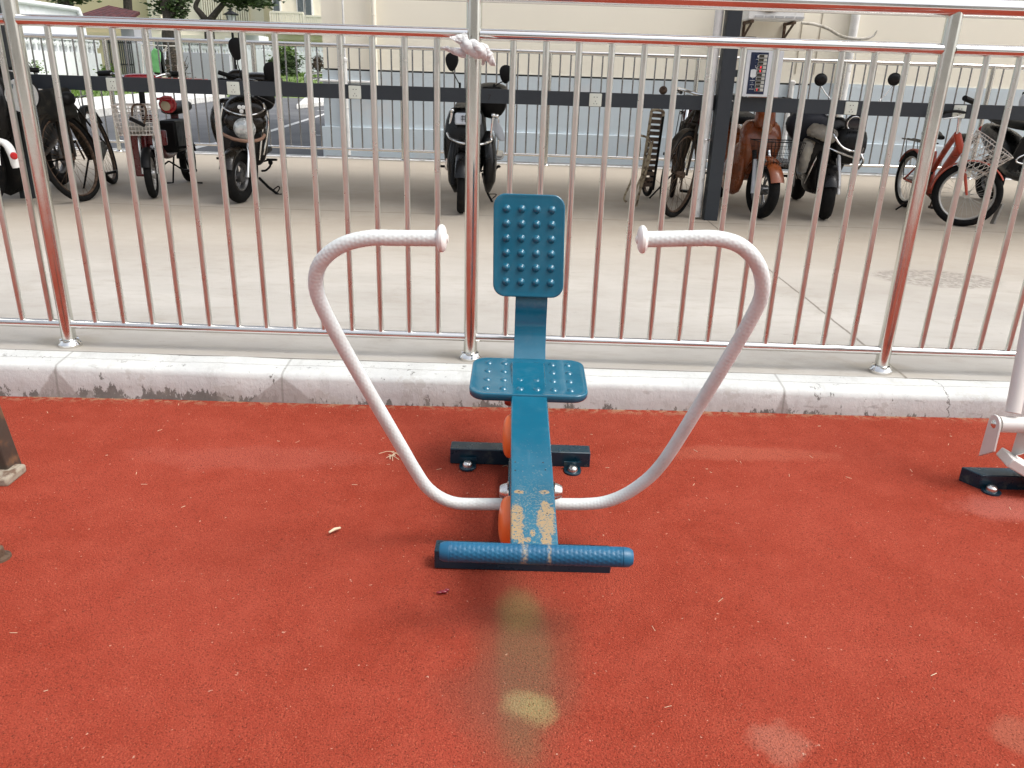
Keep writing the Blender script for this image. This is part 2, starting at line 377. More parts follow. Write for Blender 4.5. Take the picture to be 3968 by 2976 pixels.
# ---------------------------------------------------------------- ground, kerb, floor, road
SL = .011                               # the rubber surface falls slightly to the left
b = MB(); xs = [-60, -6, -3, 0, 3, 6, 60]; ys = [-2.2, -1, 0, 2.78]
vs_ = [(x, y, SL * max(-3, min(3, x))) for y in ys for x in xs]
fs_ = [(j * 7 + i, j * 7 + i + 1, (j + 1) * 7 + i + 1, (j + 1) * 7 + i) for j in range(3) for i in range(6)]
b.add(vs_, fs_); struct(b.build('ground', M['ground'], smooth=0, origin=(0, 0, 0)))
b = MB(); b.quad((-90, -90, -.04), (90, -90, -.04), (90, -2.2, -.04), (-90, -2.2, -.04)); struct(b.build('plaza_paving', pbr('plaza', (.42, .40, .37), .85, dirt=(.3, .28, .25), dirt_amt=.2), smooth=0, origin=(0, 0, 0)))
prof = [(2.715, -.12), (2.720, .03), (2.724, .080), (2.729, .094), (2.740, .101), (2.775, .106), (2.86, .113), (2.86, -.12)]
b = MB(); x0, x1 = -40, 40
nx = 160; rs = []
for i in range(nx + 1):
    x = -14 + 28 * i / nx
    rs.append([V((x, y + .004 * math.sin(x * 3.1) * (z < .1) + random.uniform(-.0016, .0016), z + (random.uniform(-.0018, .0018) - .003 * max(0, math.sin(x * 5.3 + 1)) ** 6 * (y < 2.75)) * (z > 0))) for y, z in prof])
b.rings(rs, True); struct(b.build('kerb', M['kerb'], smooth=50, origin=(0, 0, 0)))
b = MB(); b.prism([(-30, 2.861, -.1), (30, 2.861, -.1), (30, 10.12, -.1), (-30, 10.12, -.1)], (0, 0, .215)); struct(b.build('parking_floor', M['floor'], smooth=0, origin=(0, 0, 0)))
b = MB(); b.box((0, 10.16, .062), (60, .08, .12)); struct(b.build('floor_edge_strip', pbr('edge_white', (.72, .72, .72), .7, dirt=(.3, .29, .27), dirt_amt=.3), smooth=0, bevel=.006))
def mat_asphalt():
    n = N('asphalt'); f = n.noise(60, 5, .75); a = n.noise(.8, 5, .65)
    c = n.mix(n.ramp(a, .3, .7), (.085, .088, .095), (.125, .127, .132)); c = n.mix(n.ramp(f, .5, .7, 0, .5), c, (.05, .05, .052))
    n.bump(f, .5, .01); return n.set(color=c, rough=.85)
M['asphalt'] = mat_asphalt()
b = MB(); b.quad((-150, 10.1, 0), (150, 10.1, 0), (150, 300, 0), (-150, 300, 0)); struct(b.build('road', M['asphalt'], smooth=0, origin=(0, 0, 0)))
lm = pbr('road_white', (.62, .62, .60), .7, dirt=(.2, .2, .2), dirt_amt=.25, dscale=12)
b = MB()
def stripe(p, q, wd, z=.004):
    p, q = V(p), V(q); d = (q - p).normalized(); s_ = V((-d.y, d.x, 0)) * wd / 2
    b.quad(*[V((v.x, v.y, z)) for v in (p - s_, q - s_, q + s_, p + s_)])
stripe(gr(1030, 514), gr(1275, 437), .12); stripe(gr(745, 577), gr(815, 556), .13); stripe(gr(1215, 524), gr(1290, 526), .12)
stripe((-12, 11.55, 0), (-2.8, 11.45, 0), .10, .0045); stripe(gr(1230, 430), gr(1265, 428), .10, .005)
stripe(gr(745, 577), gr(745, 577) + V((0, 2.6, 0)), .11, .005)
struct(b.build('road_markings', lm, smooth=0, origin=(0, 0, 0)))
# far sidewalk on the left, with kerb face
walk = pbr('pale_paving', (.62, .61, .58), .8, dirt=(.4, .39, .36), dirt_amt=.2)
b = MB(); kl = [gr(120, 492), gr(375, 457), gr(600, 426), gr(827, 394), gr(880, 380)]
poly = [V((p.x, p.y, 0)) for p in kl]
b.prism(poly + [V((p.x - 2.6, p.y + 2.2, 0)) for p in reversed(kl)], (0, 0, .185)); struct(b.build('sidewalk', walk, smooth=0, origin=(0, 0, 0), bevel=.02))
b = MB(); k2 = [gr(1150, 424), gr(1300, 405), gr(1350, 380), gr(1180, 395)]
b.prism([V((p.x, p.y, 0)) for p in k2], (0, 0, .14)); struct(b.build('kerb_island', walk, smooth=0, origin=(0, 0, 0), bevel=.02))
# raised green verge below the walls
def mat_grass():
    n = N('grass_soil'); c = n.mix(n.ramp(n.noise(3, 6, .8), .35, .65), (.07, .12, .03), (.16, .22, .06)); n.bump(n.noise(30, 5), .8, .03); return n.set(color=c, rough=.95)
M['grass'] = mat_grass()
b = MB(); pts = []
def wallz(x): return .0
def gz(x, y):
    t = max(0, min(1, (x + 13.5) / 2.0))
    zr = 0 if y < 33 else (.30 * (y - 33) / 2 if y < 35 else (.30 + .42 * (y - 35) / 2.2 if y < 37.2 else .72 + .13 * min(1, (y - 37.2) / 6.8)))
    zl = .17 if y > 21.5 else 0.0
    return zl * (1 - t) + zr * t
for x in range(-60, 31, 1):
    pts.append([V((x, y, gz(x, y) - .002)) for y in (21.49, 21.55, 30, 33, 35, 37.2, 44, 120)])
NR = 8
vs_ = [p for r in pts for p in r]; fs_ = [(i * NR + j, (i + 1) * NR + j, (i + 1) * NR + j + 1, i * NR + j + 1) for i in range(len(pts) - 1) for j in range(NR - 1) if max(gz(pts[i][j].x, pts[i][j + 1].y), gz(pts[i][j].x + 1, pts[i][j + 1].y)) > .01]
b.add(vs_, fs_); struct(b.build('terrain', M['grass'], smooth=60, origin=(0, 0, 0)))

# ---------------------------------------------------------------- near fence
def sockets_holes(): pass
def make_fence(Y, zfoot, posts, zt, zm, zb, rp, rt, rm, rbt, rb, bal_x, label, gname=None, foot=True):
    t = thing('steel_fence', (posts[0], Y, zfoot), label, 'fence')
    mb = MB(); mb.tube([(0, 0, 0), (0, 0, zt - zfoot - rt * .3)], rp, 20); me = mb.build('post', M['poststeel'], origin=(0, 0, 0)); me.parent = t; me.location = (0, 0, 0)
    ft = MB().lathe((0, 0, 0), (0, 0, 1), [(0, rp * 1.62), (.012, rp * 1.62), (.016, rp * 1.5), (.03, rp * 1.32), (.033, rp * 1.05)], 24).build('foot_collar', M['steel'], origin=(0, 0, 0)); ft.parent = me
    for x in posts[1:]:
        c = me.copy(); col.objects.link(c); c.parent = t; c.location = (x - posts[0], 0, 0)
        d = ft.copy(); col.objects.link(d); d.parent = c
    if rt:
        MB().tube([(posts[0] - .3, Y, zt), (posts[-1] + .3, Y, zt)], rt, 28).build('top_rail', M['steel'], t)
    for a, c in zip(posts[:-1], posts[1:]):
        if zm: MB().tube([(a + rp * .8, Y, zm), (c - rp * .8, Y, zm)], rm, 20).build('middle_rail', M['steel'], t)
        MB().tube([(a + rp * .8, Y, zb), (c - rp * .8, Y, zb)], rbt, 16).build('bottom_rail', M['steel'], t)
    zl, zu = zb, (zm or zt)
    bo = MB().tube([(0, 0, 0), (0, 0, zu - zl)], rb, 14).build('baluster', M['satin'] if foot else M['darkened_farsteel'], origin=(0, 0, 0)); bo.parent = t
    for i, x in enumerate(bal_x):
        o = bo if i == 0 else bo.copy()
        if i: col.objects.link(o); o.parent = t
        o.location = (x - posts[0], 0, zl - zfoot)
    return t
FY = 2.92
posts = [-3.28, -1.715, -.165, 1.425, 3.0]
def wx(xd, yd): return ad(xd, yd, FY).x
bal = [wx(105, 78) + (wx(944, 105) - wx(105, 78)) * i / 12 for i in range(13)] + [wx(1109, 112) + (wx(1958, 138) - wx(1109, 112)) * i / 12 for i in range(13)]
st = (bal[-1] - bal[13]) / 12
bal += [wx(2128, 145) + st * i for i in range(9)] + [wx(2, 60) - .013 - st * i for i in range(9)]
bal = [x for x in bal if min(abs(x - p) for p in posts) > .04]
make_fence(FY, .114, posts, 1.395, 1.268, .203, .026, .029, .0185, .0165, .0108, bal, 'near polished steel railing with round bars standing on the white kerb')

# back fence
bp = [-8.28, -6.56, -4.845, -3.125, -1.40, .318, 2.036, 3.73, 5.45, 7.17]
bb = []
for a, c in zip(bp[:-1], bp[1:]): bb += [a + (c - a) * (i + 1) / 14 for i in range(13)]
bb = [x for x in bb if -7.6 < x < 7.1][:100]
make_fence(10.0, .115, bp, 1.39, None, .24, .028, .024, None, .017, .0095, bb, 'far steel railing at the back of the parking, in front of the cream building', foot=False)

# ---------------------------------------------------------------- rowing machine
RM = thing('rowing_machine', (0.05, 1.9, 0), 'blue outdoor rowing trainer with white curved handles on the red rubber ground', 'exercise machine')
white_grip = N('white_grip')
white_grip.bump(white_grip.noise(150, 3), .12, .001)
WG = white_grip.set(color=white_grip.mix(white_grip.ramp(white_grip.noise(12, 5, .7), .4, .75), (.62, .66, .65), (.54, .56, .54)), rough=.45)
bgm = N('blue_grip'); bgm.bump(bgm.noise(150, 3), .12, .001)
cw = bgm.mix(bgm.ramp(bgm.noise(20, 4), .3, .7), (.004, .080, .165), (.006, .100, .195))
for px, wd in ((1133, .007), (1186, .0042)):
    xx = at(px * K, 1190 * K, 1.46).x
    dd = bgm.m('ADD', bgm.m('ABSOLUTE', bgm.m('SUBTRACT', bgm.xyz()[0], xx)), bgm.m('MULTIPLY', bgm.m('SUBTRACT', bgm.noise(60, 4), .5), .012))
    cw = bgm.mix(bgm.m('MULTIPLY', bgm.m('MULTIPLY', bgm.ramp(dd, wd * 1.5, wd * .4), bgm.ramp(bgm.noise(120, 4, .7), .38, .6)), .7), cw, (.36, .29, .18))
BG = bgm.set(color=cw, rough=.42)
# board (rectangular hollow beam)
dB = (B1 - B0).normalized(); ext0, ext1 = B0 - dB * .012, B1 + dB * .20
up = V((1, 0, 0)).cross(dB).normalized()
b = MB(); b.bar(ext0 - up * .02, ext1 - up * .02, .103, .04, up); b.build('board', M['blueworn'], RM, bevel=.004)
# foot bar
fl, fr = at(1712, 2139, 1.452), at(2443, 2157, 1.452); fr.z = fl.z = (fl.z + fr.z) / 2; ax = (fr - fl).normalized()
b = MB(); L = (fr - fl).length; r = .0215
b.dimpled([fl + ax * .018, fr - ax * .018], r, 64, .0098, .0014)
b.lathe(fl, ax, [(-.004, .004), (-.004, r * .8), (.004, r * .97), (.016, r * 1.01), (.0185, r * .94)], 40); b.lathe(fl, ax, [(L - .0185, r * .93), (L - .016, r * 1.01), (L - .003, r * .95), (L + .005, r * .7), (L + .006, .003)], 40)
b.build('foot_bar', BG, RM)
# base frame
z0 = .0; b = MB()
bl, br_ = gr(1683, 2203), gr(2364, 2221)
b.box(((bl.x + br_.x) / 2, bl.y + .025, .026), (br_.x - bl.x, .05, .052)); b.build('front_crossbar', M['dkblue'], RM, bevel=.003)
rl, rr_ = gr(1744, 1796), gr(2284, 1809)
b = MB(); b.box(((rl.x + rr_.x) / 2, rl.y + .028, .026), (rr_.x - rl.x, .056, .052)); b.build('rear_crossbar', M['dkblue'], RM, bevel=.003)
b = MB(); b.box((.022, 1.98, .028), (.05, .55, .05)); b.build('base_beam', M['dkblue'], RM, bevel=.003)
for yy, zz, hh in ((1.79, .10, .10), (2.20, .12, .14)): MB().box((.030, yy, zz), (.045, .04, hh)).build('pedestal', M['dkblue'], RM, bevel=.003)
b = MB(); b.box((.035, 2.19, .12), (.02, .05, .15)); b.build('linkage_arm', M['dkblue'], RM, bevel=.003)
cap = mat_steel('bolt_steel', .25, (.7, .69, .67))
for px, py in ((1812, 1812), (2218, 1830)):
    p = gr(px, py); b = MB(); b.lathe((p.x, p.y - .004, .002), (0, 0, 1), [(0, .026), (.005, .026), (.006, .024)], 24); b.box((p.x, p.y + .010, .004), (.052, .03, .006))
    b.box((p.x, p.y + .016, .022), (.052, .006, .012)); t = b.build('foot_plate', M['dkblue'], RM)
    MB().lathe((p.x, p.y - .004, .008), (0, 0, 1), [(0, .0155), (.008, .0150), (.013, .012), (.0155, .009), (.016, .002)], 18).build('anchor_cap', cap, t)
# orange bearing discs on the left side of the board
om = pbr('orange_plastic', (.80, .15, .03), .4, var=.04, coat=.2)
for (px, py, Yc, R_) in ((1962, 1690, 2.03, .062), (1948, 2020, 1.68, .062)):
    c = at(px, py, Yc); c.x = .004
    b = MB(); b.lathe(c, (-1, 0, 0), [(-.012, R_), (0, R_), (.007, R_ * .985), (.013, R_ * .94), (.018, R_ * .85), (.022, R_ * .7), (.0245, R_ * .5), (.026, R_ * .3), (.0265, R_ * .1), (.0265, .001)], 56); b.build('bearing_cover', om, RM)
# seat: rounded slab with pimples
def plate(c, ex, ey, w_, h_, r_, th, mat, name, bumps=None, soft=.008, lip=0):
    ez = ex.cross(ey).normalized(); out = rrect(w_, h_, r_, 7); b = MB(); rs = []
    for (k, z) in ((.75, -th), (.94, -th), (.985, -th * .8), (1, -th * .45), (1, -.4 * soft), (.985, -.08 * soft), (.955, 0), (.9, -.001 * lip), (.8, -.0015 * lip)):
        rs.append([c + ex * (x * (1 - (1 - k) * min(1, .14 / abs(w_)) * 1) if 0 else x * k2(k, w_)) + ey * (y * k2(k, h_)) + ez * z for x, y in out])
    b.rings(rs)
    if bumps:
        nx_, ny_, sx, sy, rb_, hb, ox = bumps
        for i in range(nx_):
            for j in range(ny_):
                p = c + ex * (ox + sx * (i - (nx_ - 1) / 2)) + ey * (sy * (j - (ny_ - 1) / 2)) - ez * .0012 * lip
                b.lathe(p - ez * .002, ez, [(0, rb_ * 1.25), (.0022, rb_ * 1.05), (hb * .55 + .002, rb_ * .8), (hb * .85 + .002, rb_ * .5), (hb + .002, rb_ * .15), (hb + .002, .0002)], 18)
    o = b.build(name, mat, RM, smooth=50)
    return o
def k2(k, w_): return 1 - (1 - k) * .16 / w_
sl, sr = gr(1816, 1506, .303), gr(2278, 1519, .303)
zs = .306
sf = gr(2045, 1520, zs); sb = gr(2045, 1398, zs)
scn = (sf + sb) / 2 + V((.002, 0, 0)); seat_h = sb.y - sf.y
print('seat', seat_h, sr.x - sl.x, sf, sb)
plate(scn, V((1, 0, 0)), V((0, 1, .06)).normalized(), .345, seat_h, .045, .024, M['blue'], 'seat', (6, 4, .049, seat_h / 4.35, .0105, .0052, .0), lip=1)
# back support: curved flat bar from under the seat up to the backrest
Yb = sb.y + .035
bk = [V((.055, sf.y + .02, zs - .016)), V((.055, sb.y - .01, zs - .012)), at(2043, 1395, Yb - .02), at(2043, 1345, Yb + .012), at(2043, 1280, Yb + .035), at(2043, 1220, Yb + .040), at(2043, 1160, Yb + .040), at(2043, 900, Yb + .076)]
for p in bk: p.x = .053
sp = catmull(bk, 6); b = MB(); rs = []
for i, p in enumerate(sp):
    t_ = (sp[min(i + 1, len(sp) - 1)] - sp[max(i - 1, 0)]).normalized(); nn = V((1, 0, 0)).cross(t_)
    hw, ht = .0505, .004
    rs.append([p + V((sx * hw, 0, 0)) + nn * sz * ht for sx, sz in ((-1, -1), (1, -1), (1, 1), (-1, 1))])
b.rings(rs); b.build('back_support', M['blue'], RM, bevel=.002, smooth=30)
pt_, pb_ = at(2052, 752, Yb + .075), at(2046, 1152, Yb + .018)
ey = (pt_ - pb_).normalized(); ex = V((1, 0, 0)); wB = (at(2194, 900, Yb).x - at(1911, 900, Yb).x)
print('back', (pt_ - pb_).length, wB, Yb)
plate((pt_ + pb_) / 2, ex, ey, wB, (pt_ - pb_).length, .038, .024, M['blue'], 'backrest', (4, 6, wB * .211, (pt_ - pb_).length * .1415, .0116, .0105, 0), lip=1)
# handles in one leaning plane
HP0, HN = V((0, 1.80, .12)), V((0, 1, .342)).normalized()
def hp(xd, yd):
    d = ray(xd * K, yd * K); o = V((0, 0, CAM_H)); t = (HP0 - o).dot(HN) / d.dot(HN); return o + d * t
left = [(946, 515), (900, 514.5), (850, 514), (802, 514), (752, 524), (715, 544), (690, 572), (682, 603), (684.5, 631), (695, 660), (717, 704), (760, 782), (815, 877), (868, 967), (898, 1018), (922, 1052), (952, 1075), (987, 1087), (1030, 1089), (1085, 1089), (1130, 1090)]
right = [(1396, 517), (1440, 516), (1490, 515), (1545, 515), (1590, 526), (1620, 548), (1640, 578), (1647, 610), (1644, 641), (1631, 672), (1605, 720), (1560, 795), (1508, 880), (1452, 970), (1421, 1012), (1392, 1040), (1352, 1067), (1308, 1084), (1262, 1089), (1205, 1089), (1160, 1090)]
for path in (left, right):
    pp = catmull([hp(*q) for q in path], 5); h = MB().dimpled(pp, .0155, 40, .0092, .0011).build('handle', WG, RM, smooth=80)
    a = (pp[0] - pp[2]).normalized()
    MB().lathe(pp[0] - a * .002, a, [(0, .0160), (.002, .0215), (.006, .0265), (.011, .0272), (.015, .0245), (.018, .018), (.0195, .008), (.0215, .0075), (.0225, .0045), (.0225, .0005)], 32).build('end_cap', pbr('white_plastic', (.74, .74, .71), .4, var=.03), h)
# pivot caps
for px, sgn, Yp in ((1957, -1, 1.775), (2152, 1, 1.775)):
    c = at(px, 1934, Yp); c.x = .0 if sgn < 0 else .112
    b = MB().lathe(c + V((0, 0, .022)), (sgn, 0, 0), [(0, .024), (.003, .026), (.004, .022), (.016, .018), (.022, .014), (.024, .002)], 24); b.build('pivot_cap', cap, RM)
c = gd(1095, 862, .16)
MB().lathe((-.001, 2.25, .22), (-1, 0, 0), [(0, .016), (.012, .015), (.02, .010), (.021, .001)], 16).build('hinge_bolt', pbr('red_bolt', (.35, .05, .03), .3, .4), RM)

# ---------------------------------------------------------------- neighbouring machines at the frame's edges
t = thing('air_walker', (1.9, 2.2, 0), 'grey leaning pole hinged above a dark blue base bar at the right edge', 'exercise machine')
gp = pbr('light_grey_paint', (.60, .59, .56), .4, var=.04)
p0 = at(3925, 1600, 2.18); p1 = at(4010, 1150, 2.30); p2 = p0 + (p1 - p0) * 2.4
MB().tube([p0, p2], .021, 24).build('pole', gp, t)
hc = at(3917, 1645, 2.17)
MB().tube([hc + V((-.037, 0, 0)), hc + V((.037, 0, 0))], .024, 24).build('hinge_barrel', gp, t)
for sx in (-1, 1):
    c = hc + V((sx * .044, 0, 0)); b = MB(); pl = []
    for k in range(9):
        a = math.pi * k / 8; pl.append(c + V((0, -.028 * math.cos(a), .028 * math.sin(a))))
    pl += [c + V((0, .030, -.12)), c + V((0, -.032, -.075))]
    b.prism(pl, (sx * .007, 0, 0)); o = b.build('clevis_plate', gp, t, bevel=.0015)
    if sx < 0: MB().lathe(c + V((-.0, 0, 0)), (-1, 0, 0), [(0, .014), (.007, .013), (.011, .008), (.012, .001)], 18).build('hinge_bolt', cap, o)
b = MB(); q0 = hc + V((0, -.01, -.10)); q1 = q0 + V((.33, -.05, -.17)); b.bar(q0, q1, .085, .03); b.build('lower_arm', gp, t, bevel=.004)
cA = gr(3788, 1912); b = MB(); b.prism([V((cA.x, cA.y, .012)), V((cA.x + .9, cA.y - .005, .012)), V((cA.x + .9, cA.y + .075, .012)), V((cA.x - .035, cA.y + .055, .012))], (0, 0, .05)); b.build('base_bar', M['dkblue'], t, bevel=.003)
p = gr(3835, 1925); b = MB(); b.lathe((p.x, p.y, .016), (0, 0, 1), [(0, .027), (.005, .027), (.006, .025)], 24); b.box((p.x - .004, p.y + .02, .036), (.05, .006, .012)); o = b.build('foot_plate', M['dkblue'], t)
MB().lathe((p.x, p.y, .022), (0, 0, 1), [(0, .0165), (.010, .016), (.015, .012), (.0165, .009), (.017, .001)], 18).build('anchor_cap', cap, o)

t = thing('signboard_leg', (-1.68, 2.05, 0), 'dark rusty tapered leg bolted to the red ground at the left edge', 'equipment leg')
rm_ = pbr('dark_rusty_leg', (.055, .04, .03), .6, .2, dirt=(.16, .08, .04), dirt_amt=.3, dscale=14)
a0, a1 = gr(66, 1808), gr(70, 1808)
b = MB(); A = gr(60, 1815); top = at(-6, 1540, A.y + .02)
b.rings([[V((A.x - .14, A.y - .03, -.03)), V((A.x, A.y - .03, -.03)), V((A.x, A.y + .04, -.03)), V((A.x - .14, A.y + .04, -.03))],
         [V((top.x - .12, A.y - .02, .30)), V((top.x - .02, A.y - .02, .30)), V((top.x - .02, A.y + .03, .30)), V((top.x - .12, A.y + .03, .30))]])
b.build('leg', rm_, t, bevel=.004)
B_ = gr(40, 1835); b = MB(); b.box((B_.x - .10, B_.y, -.005), (.24, .10, .03)); b.build('base_flange', pbr('dirty_mortar', (.30, .26, .20), .9, dirt=(.1, .05, .03), dirt_amt=.4, dscale=30, bump=.6), t, bevel=.008)
p = gr(6, 2145); b = MB(); b.lathe((p.x - .01, p.y, -.02), (0, 0, 1), [(0, .03), (.012, .028), (.014, .016), (.035, .015), (.04, .008), (.04, .001)], 16)
tag(b.build('anchor_bolt', M['rust']), 'rusty anchor bolt on the red ground at the lower left edge', 'bolt')

# ---------------------------------------------------------------- litter
mstick = pbr('pale_stick', (.62, .52, .36), .7)
a, c = gd(711, 1153), gd(735, 1143); b = MB(); b.tube([a + V((0, 0, .004)), (a + c) / 2 + V((0, 0, .007)), c + V((0, 0, .004))], [.0028, .0042, .003], 8); tag(b.build('popsicle_stick', mstick), 'short pale stick lying on the red ground left of the trainer', 'stick')
p = gd(958, 1281); b = MB(); b.ell(p + V((0, 0, .004)), (.009, .005, .004)); b.ell(p + V((-.010, -.003, .003)), (.007, .003, .003)); b.ell(p + V((.008, .006, .005)), (.006, .004, .003)); tag(b.build('crumpled_petal', pbr('dark_red_petal', (.20, .01, .02), .3, coat=.4)), 'crumpled dark red petal lying in front of the foot bar', 'petal')
p = gd(842, 985); b = MB()
for i in range(11):
    an = random.uniform(0, math.pi); L = random.uniform(.008, .028); d = V((math.cos(an), math.sin(an), random.uniform(-.1, .25))) * L; c = p + V((random.uniform(-.02, .02), random.uniform(-.02, .02), .003))
    b.tube([c - d, c + V((0, 0, .004)), c + d], .0009, 5)
tag(b.build('twig_clump', mstick), 'small clump of dry twigs behind the left handle', 'twigs')
b = MB()
for i in range(65):
    x = random.uniform(-2, 2); y = random.uniform(1.2, 2.7) if random.random() < .35 else random.uniform(2.0, 2.7)
    an = random.uniform(0, math.pi); L = random.uniform(.002, .009) if i % 6 else random.uniform(.008, .014)
    d = V((math.cos(an), math.sin(an), 0)) * L; c = V((x, y, SL * x + .0018)); b.tube([c - d, c + d], random.uniform(.0004, .0008), 4)
tag(b.build('straw_litter', mstick, origin=(0, 0, 0)), 'scattered bits of dry straw on the red ground', 'straw', kind='stuff')

# ---------------------------------------------------------------- white cloth knotted round the near fence's middle post
cl = N('white_cloth'); cl.bump(cl.noise(55, 5, .6, stretch=(1, 1, 3)), .6, .006)
CL = cl.set(color=cl.mix(cl.ramp(cl.noise(25, 5, .7), .5, .72), (.60, .61, .60), (.33, .32, .30)), rough=.95)
ctex = bpy.data.textures.new('folds', 'CLOUDS'); ctex.noise_scale = .014; ctex.noise_depth = 3
def crease(o, k):
    q = o.modifiers.new('sub2', 'SUBSURF'); q.levels = q.render_levels = 1
    q = o.modifiers.new('folds', 'DISPLACE'); q.texture = ctex; q.strength = k; q.mid_level = .5; return o
T = thing('tied_cloth', at(1835, 180, 2.89), 'dirty white rag knotted round the middle post of the near railing', 'cloth')
YC = 2.872
def cp(x, y, dy=0): return at(1600 + x / 2.074, 100 + y / 2.074, YC + dy)
b = MB(); main = catmull([cp(410, 135, .0), cp(445, 160, -.030), cp(500, 190, -.040), cp(555, 205, -.038), cp(600, 235, -.032), cp(630, 280, -.028), cp(668, 322, -.022)], 9); m_ = len(main)
for k in range(3):
    st_p = []; rr_ = []
    for i, p in enumerate(main):
        t_ = (main[min(i + 1, m_ - 1)] - main[max(i - 1, 0)]).normalized(); u_, v_, _ = frame(t_); a_ = 2 * math.pi * k / 3 + i * .17; e_ = i / (m_ - 1); w_ = min(1, .55 + e_ * 2.2) * (1 - max(0, e_ - .45) / .6) ** .8
        st_p.append(p + (u_ * math.cos(a_) + v_ * math.sin(a_)) * .0105 * w_); rr_.append(.0175 * w_ * (1 + .06 * math.sin(i * .9 + k * 2)))
    b.tube(st_p, rr_, 12)
crease(b.build('knot', CL, T, smooth=70), .008)
def sheet(name, grid, th=.0025, seed=1):
    random.seed(seed); b = MB(); R = len(grid); C = len(grid[0]); g = []
    for r in grid: g.append([p + V((0, random.uniform(-.006, .006), random.uniform(-.003, .003))) for p in r])
    vs = [p for r in g for p in r]; fs = [(i * C + j, i * C + j + 1, (i + 1) * C + j + 1, (i + 1) * C + j) for i in range(R - 1) for j in range(C - 1)]
    b.add(vs, fs); o = b.build(name, CL, T, smooth=70); s = o.modifiers.new('thick', 'SOLIDIFY'); s.thickness = th; m = o.modifiers.new('sub', 'SUBSURF'); m.levels = m.render_levels = 3; return crease(o, .010)
sheet('loose_end', [[cp(455, 165, -.01), cp(450, 120, -.02), cp(432, 30, -.01)], [cp(430, 175, -.02), cp(400, 120, -.032), cp(395, 55, -.01)], [cp(405, 170, -.02), cp(350, 110, -.028), cp(340, 75, -.018)], [cp(360, 140, -.02), cp(310, 100, -.02), cp(275, 84, -.02)]], seed=2)
sheet('wrapped_strip', [[cp(210, 165, .0), cp(330, 170, -.012), cp(440, 200, -.02)], [cp(215, 185, .0), cp(330, 205, -.02), cp(430, 245, -.028)], [cp(300, 200, .0), cp(370, 245, -.014), cp(428, 272, -.02)]], seed=3)
sheet('lower_flap', [[cp(545, 230, -.02), cp(590, 250, -.02)], [cp(552, 280, -.028), cp(592, 275, -.02)], [cp(556, 325, -.02), cp(575, 300, -.02)]], seed=4)
random.seed(11)

# ================================================================ bike shelter: posts, roof, charging rail, sockets
YR = 6.45
rz1, rz0 = 1.035, .932
SH = thing('bike_shelter', (1.54, 6.42, .115), 'dark slate steel bike shelter with a charging rail of ivory sockets', 'shelter')
cx = (at(2781, 411, 6.36).x + at(2833, 411, 6.36).x) / 2
cols = [cx - 10.8, cx - 5.4, cx, cx + 5.4]
for x in cols:
    b = MB(); b.box((x, 6.415, 1.715), (.105, .11, 3.20)); b.build('post', M['slate'], SH, bevel=.003)
for a, c in zip(cols[:-1], cols[1:]):
    b = MB(); b.box(((a + c) / 2, YR + .03, (rz0 + rz1) / 2), (c - a - .108, .05, rz1 - rz0)); b.build('charging_rail', M['slate'], SH, bevel=.002)
b = MB(); b.box((cx, 6.85, 3.35), (17.5, 2.7, .06)); b.build('roof', pbr('roof_underside', (.28, .29, .30), .6), SH)
for x in cols:
    b = MB(); b.bar((x, 5.6, 3.26), (x, 8.1, 3.26), .08, .12); b.build('roof_beam', M['slate'], SH)
sock = []
sx_px = [(437, 328), (904, 342), (1375, 358), (2307, 392), (3298, 420), (3717, 436)]
for px in sx_px:
    p = at(px[0], px[1], YR); p.z = .981; sock.append(p)
def mk_socket():
    b = MB(); out = rrect(.094, .094, .006, 3)
    rs = [[V((x * k, -y_, z * k)) for x, z in out] for k, y_ in ((1, 0), (1, .006), (.97, .0085), (.95, .0088))]
    b.rings(rs); o = b.build('socket', M['socket'], origin=(0, 0, 0)); o.parent = SH
    h = MB()
    for x, z, an in ((-.011, .020, 0), (.011, .020, 0), (0, -.010, 0), (-.011, -.026, -25), (.011, -.026, 25)):
        h.box((x, -.0095, z), (.0032 if z < .01 else .006, .002, .009 if z < .01 else .0055), Matrix.Rotation(rad(an), 3, 'Y'))
    ho = h.build('contact_slots', M['dark'], origin=(0, 0, 0)); ho.parent = o
    return o, ho
s0, h0 = mk_socket(); base = world_loc(SH)
for i, p in enumerate(sock):
    o = s0 if i == 0 else s0.copy()
    if i: col.objects.link(o); o.parent = SH; hh = h0.copy(); col.objects.link(hh); hh.parent = o
    o.location = V((p.x, YR + .0045, p.z)) - base
def text(body, loc, size, mat, parent, name='lettering', rot=(90, 0, 0), extrude=.0008):
    cu = bpy.data.curves.new(name, 'FONT'); cu.body = body; cu.size = size; cu.extrude = extrude; cu.align_x = 'CENTER'; cu.align_y = 'CENTER'
    tmp = bpy.data.objects.new(name, cu); col.objects.link(tmp)
    dg = bpy.context.evaluated_depsgraph_get(); me = bpy.data.meshes.new_from_object(tmp.evaluated_get(dg)); bpy.data.objects.remove(tmp)
    me.materials.clear(); me.materials.append(mat); me.transform(Matrix.Rotation(rad(rot[0]), 4, 'X'))
    me.transform(Matrix.Translation(V(loc) - (world_loc(parent) if parent else V((0, 0, 0)))))
    o = bpy.data.objects.new(name, me); col.objects.link(o); o.parent = parent; return o
p = at(1896, 378, YR); text('7', (p.x, YR + .0035, p.z), .055, M['dark'], SH, 'rail_number')
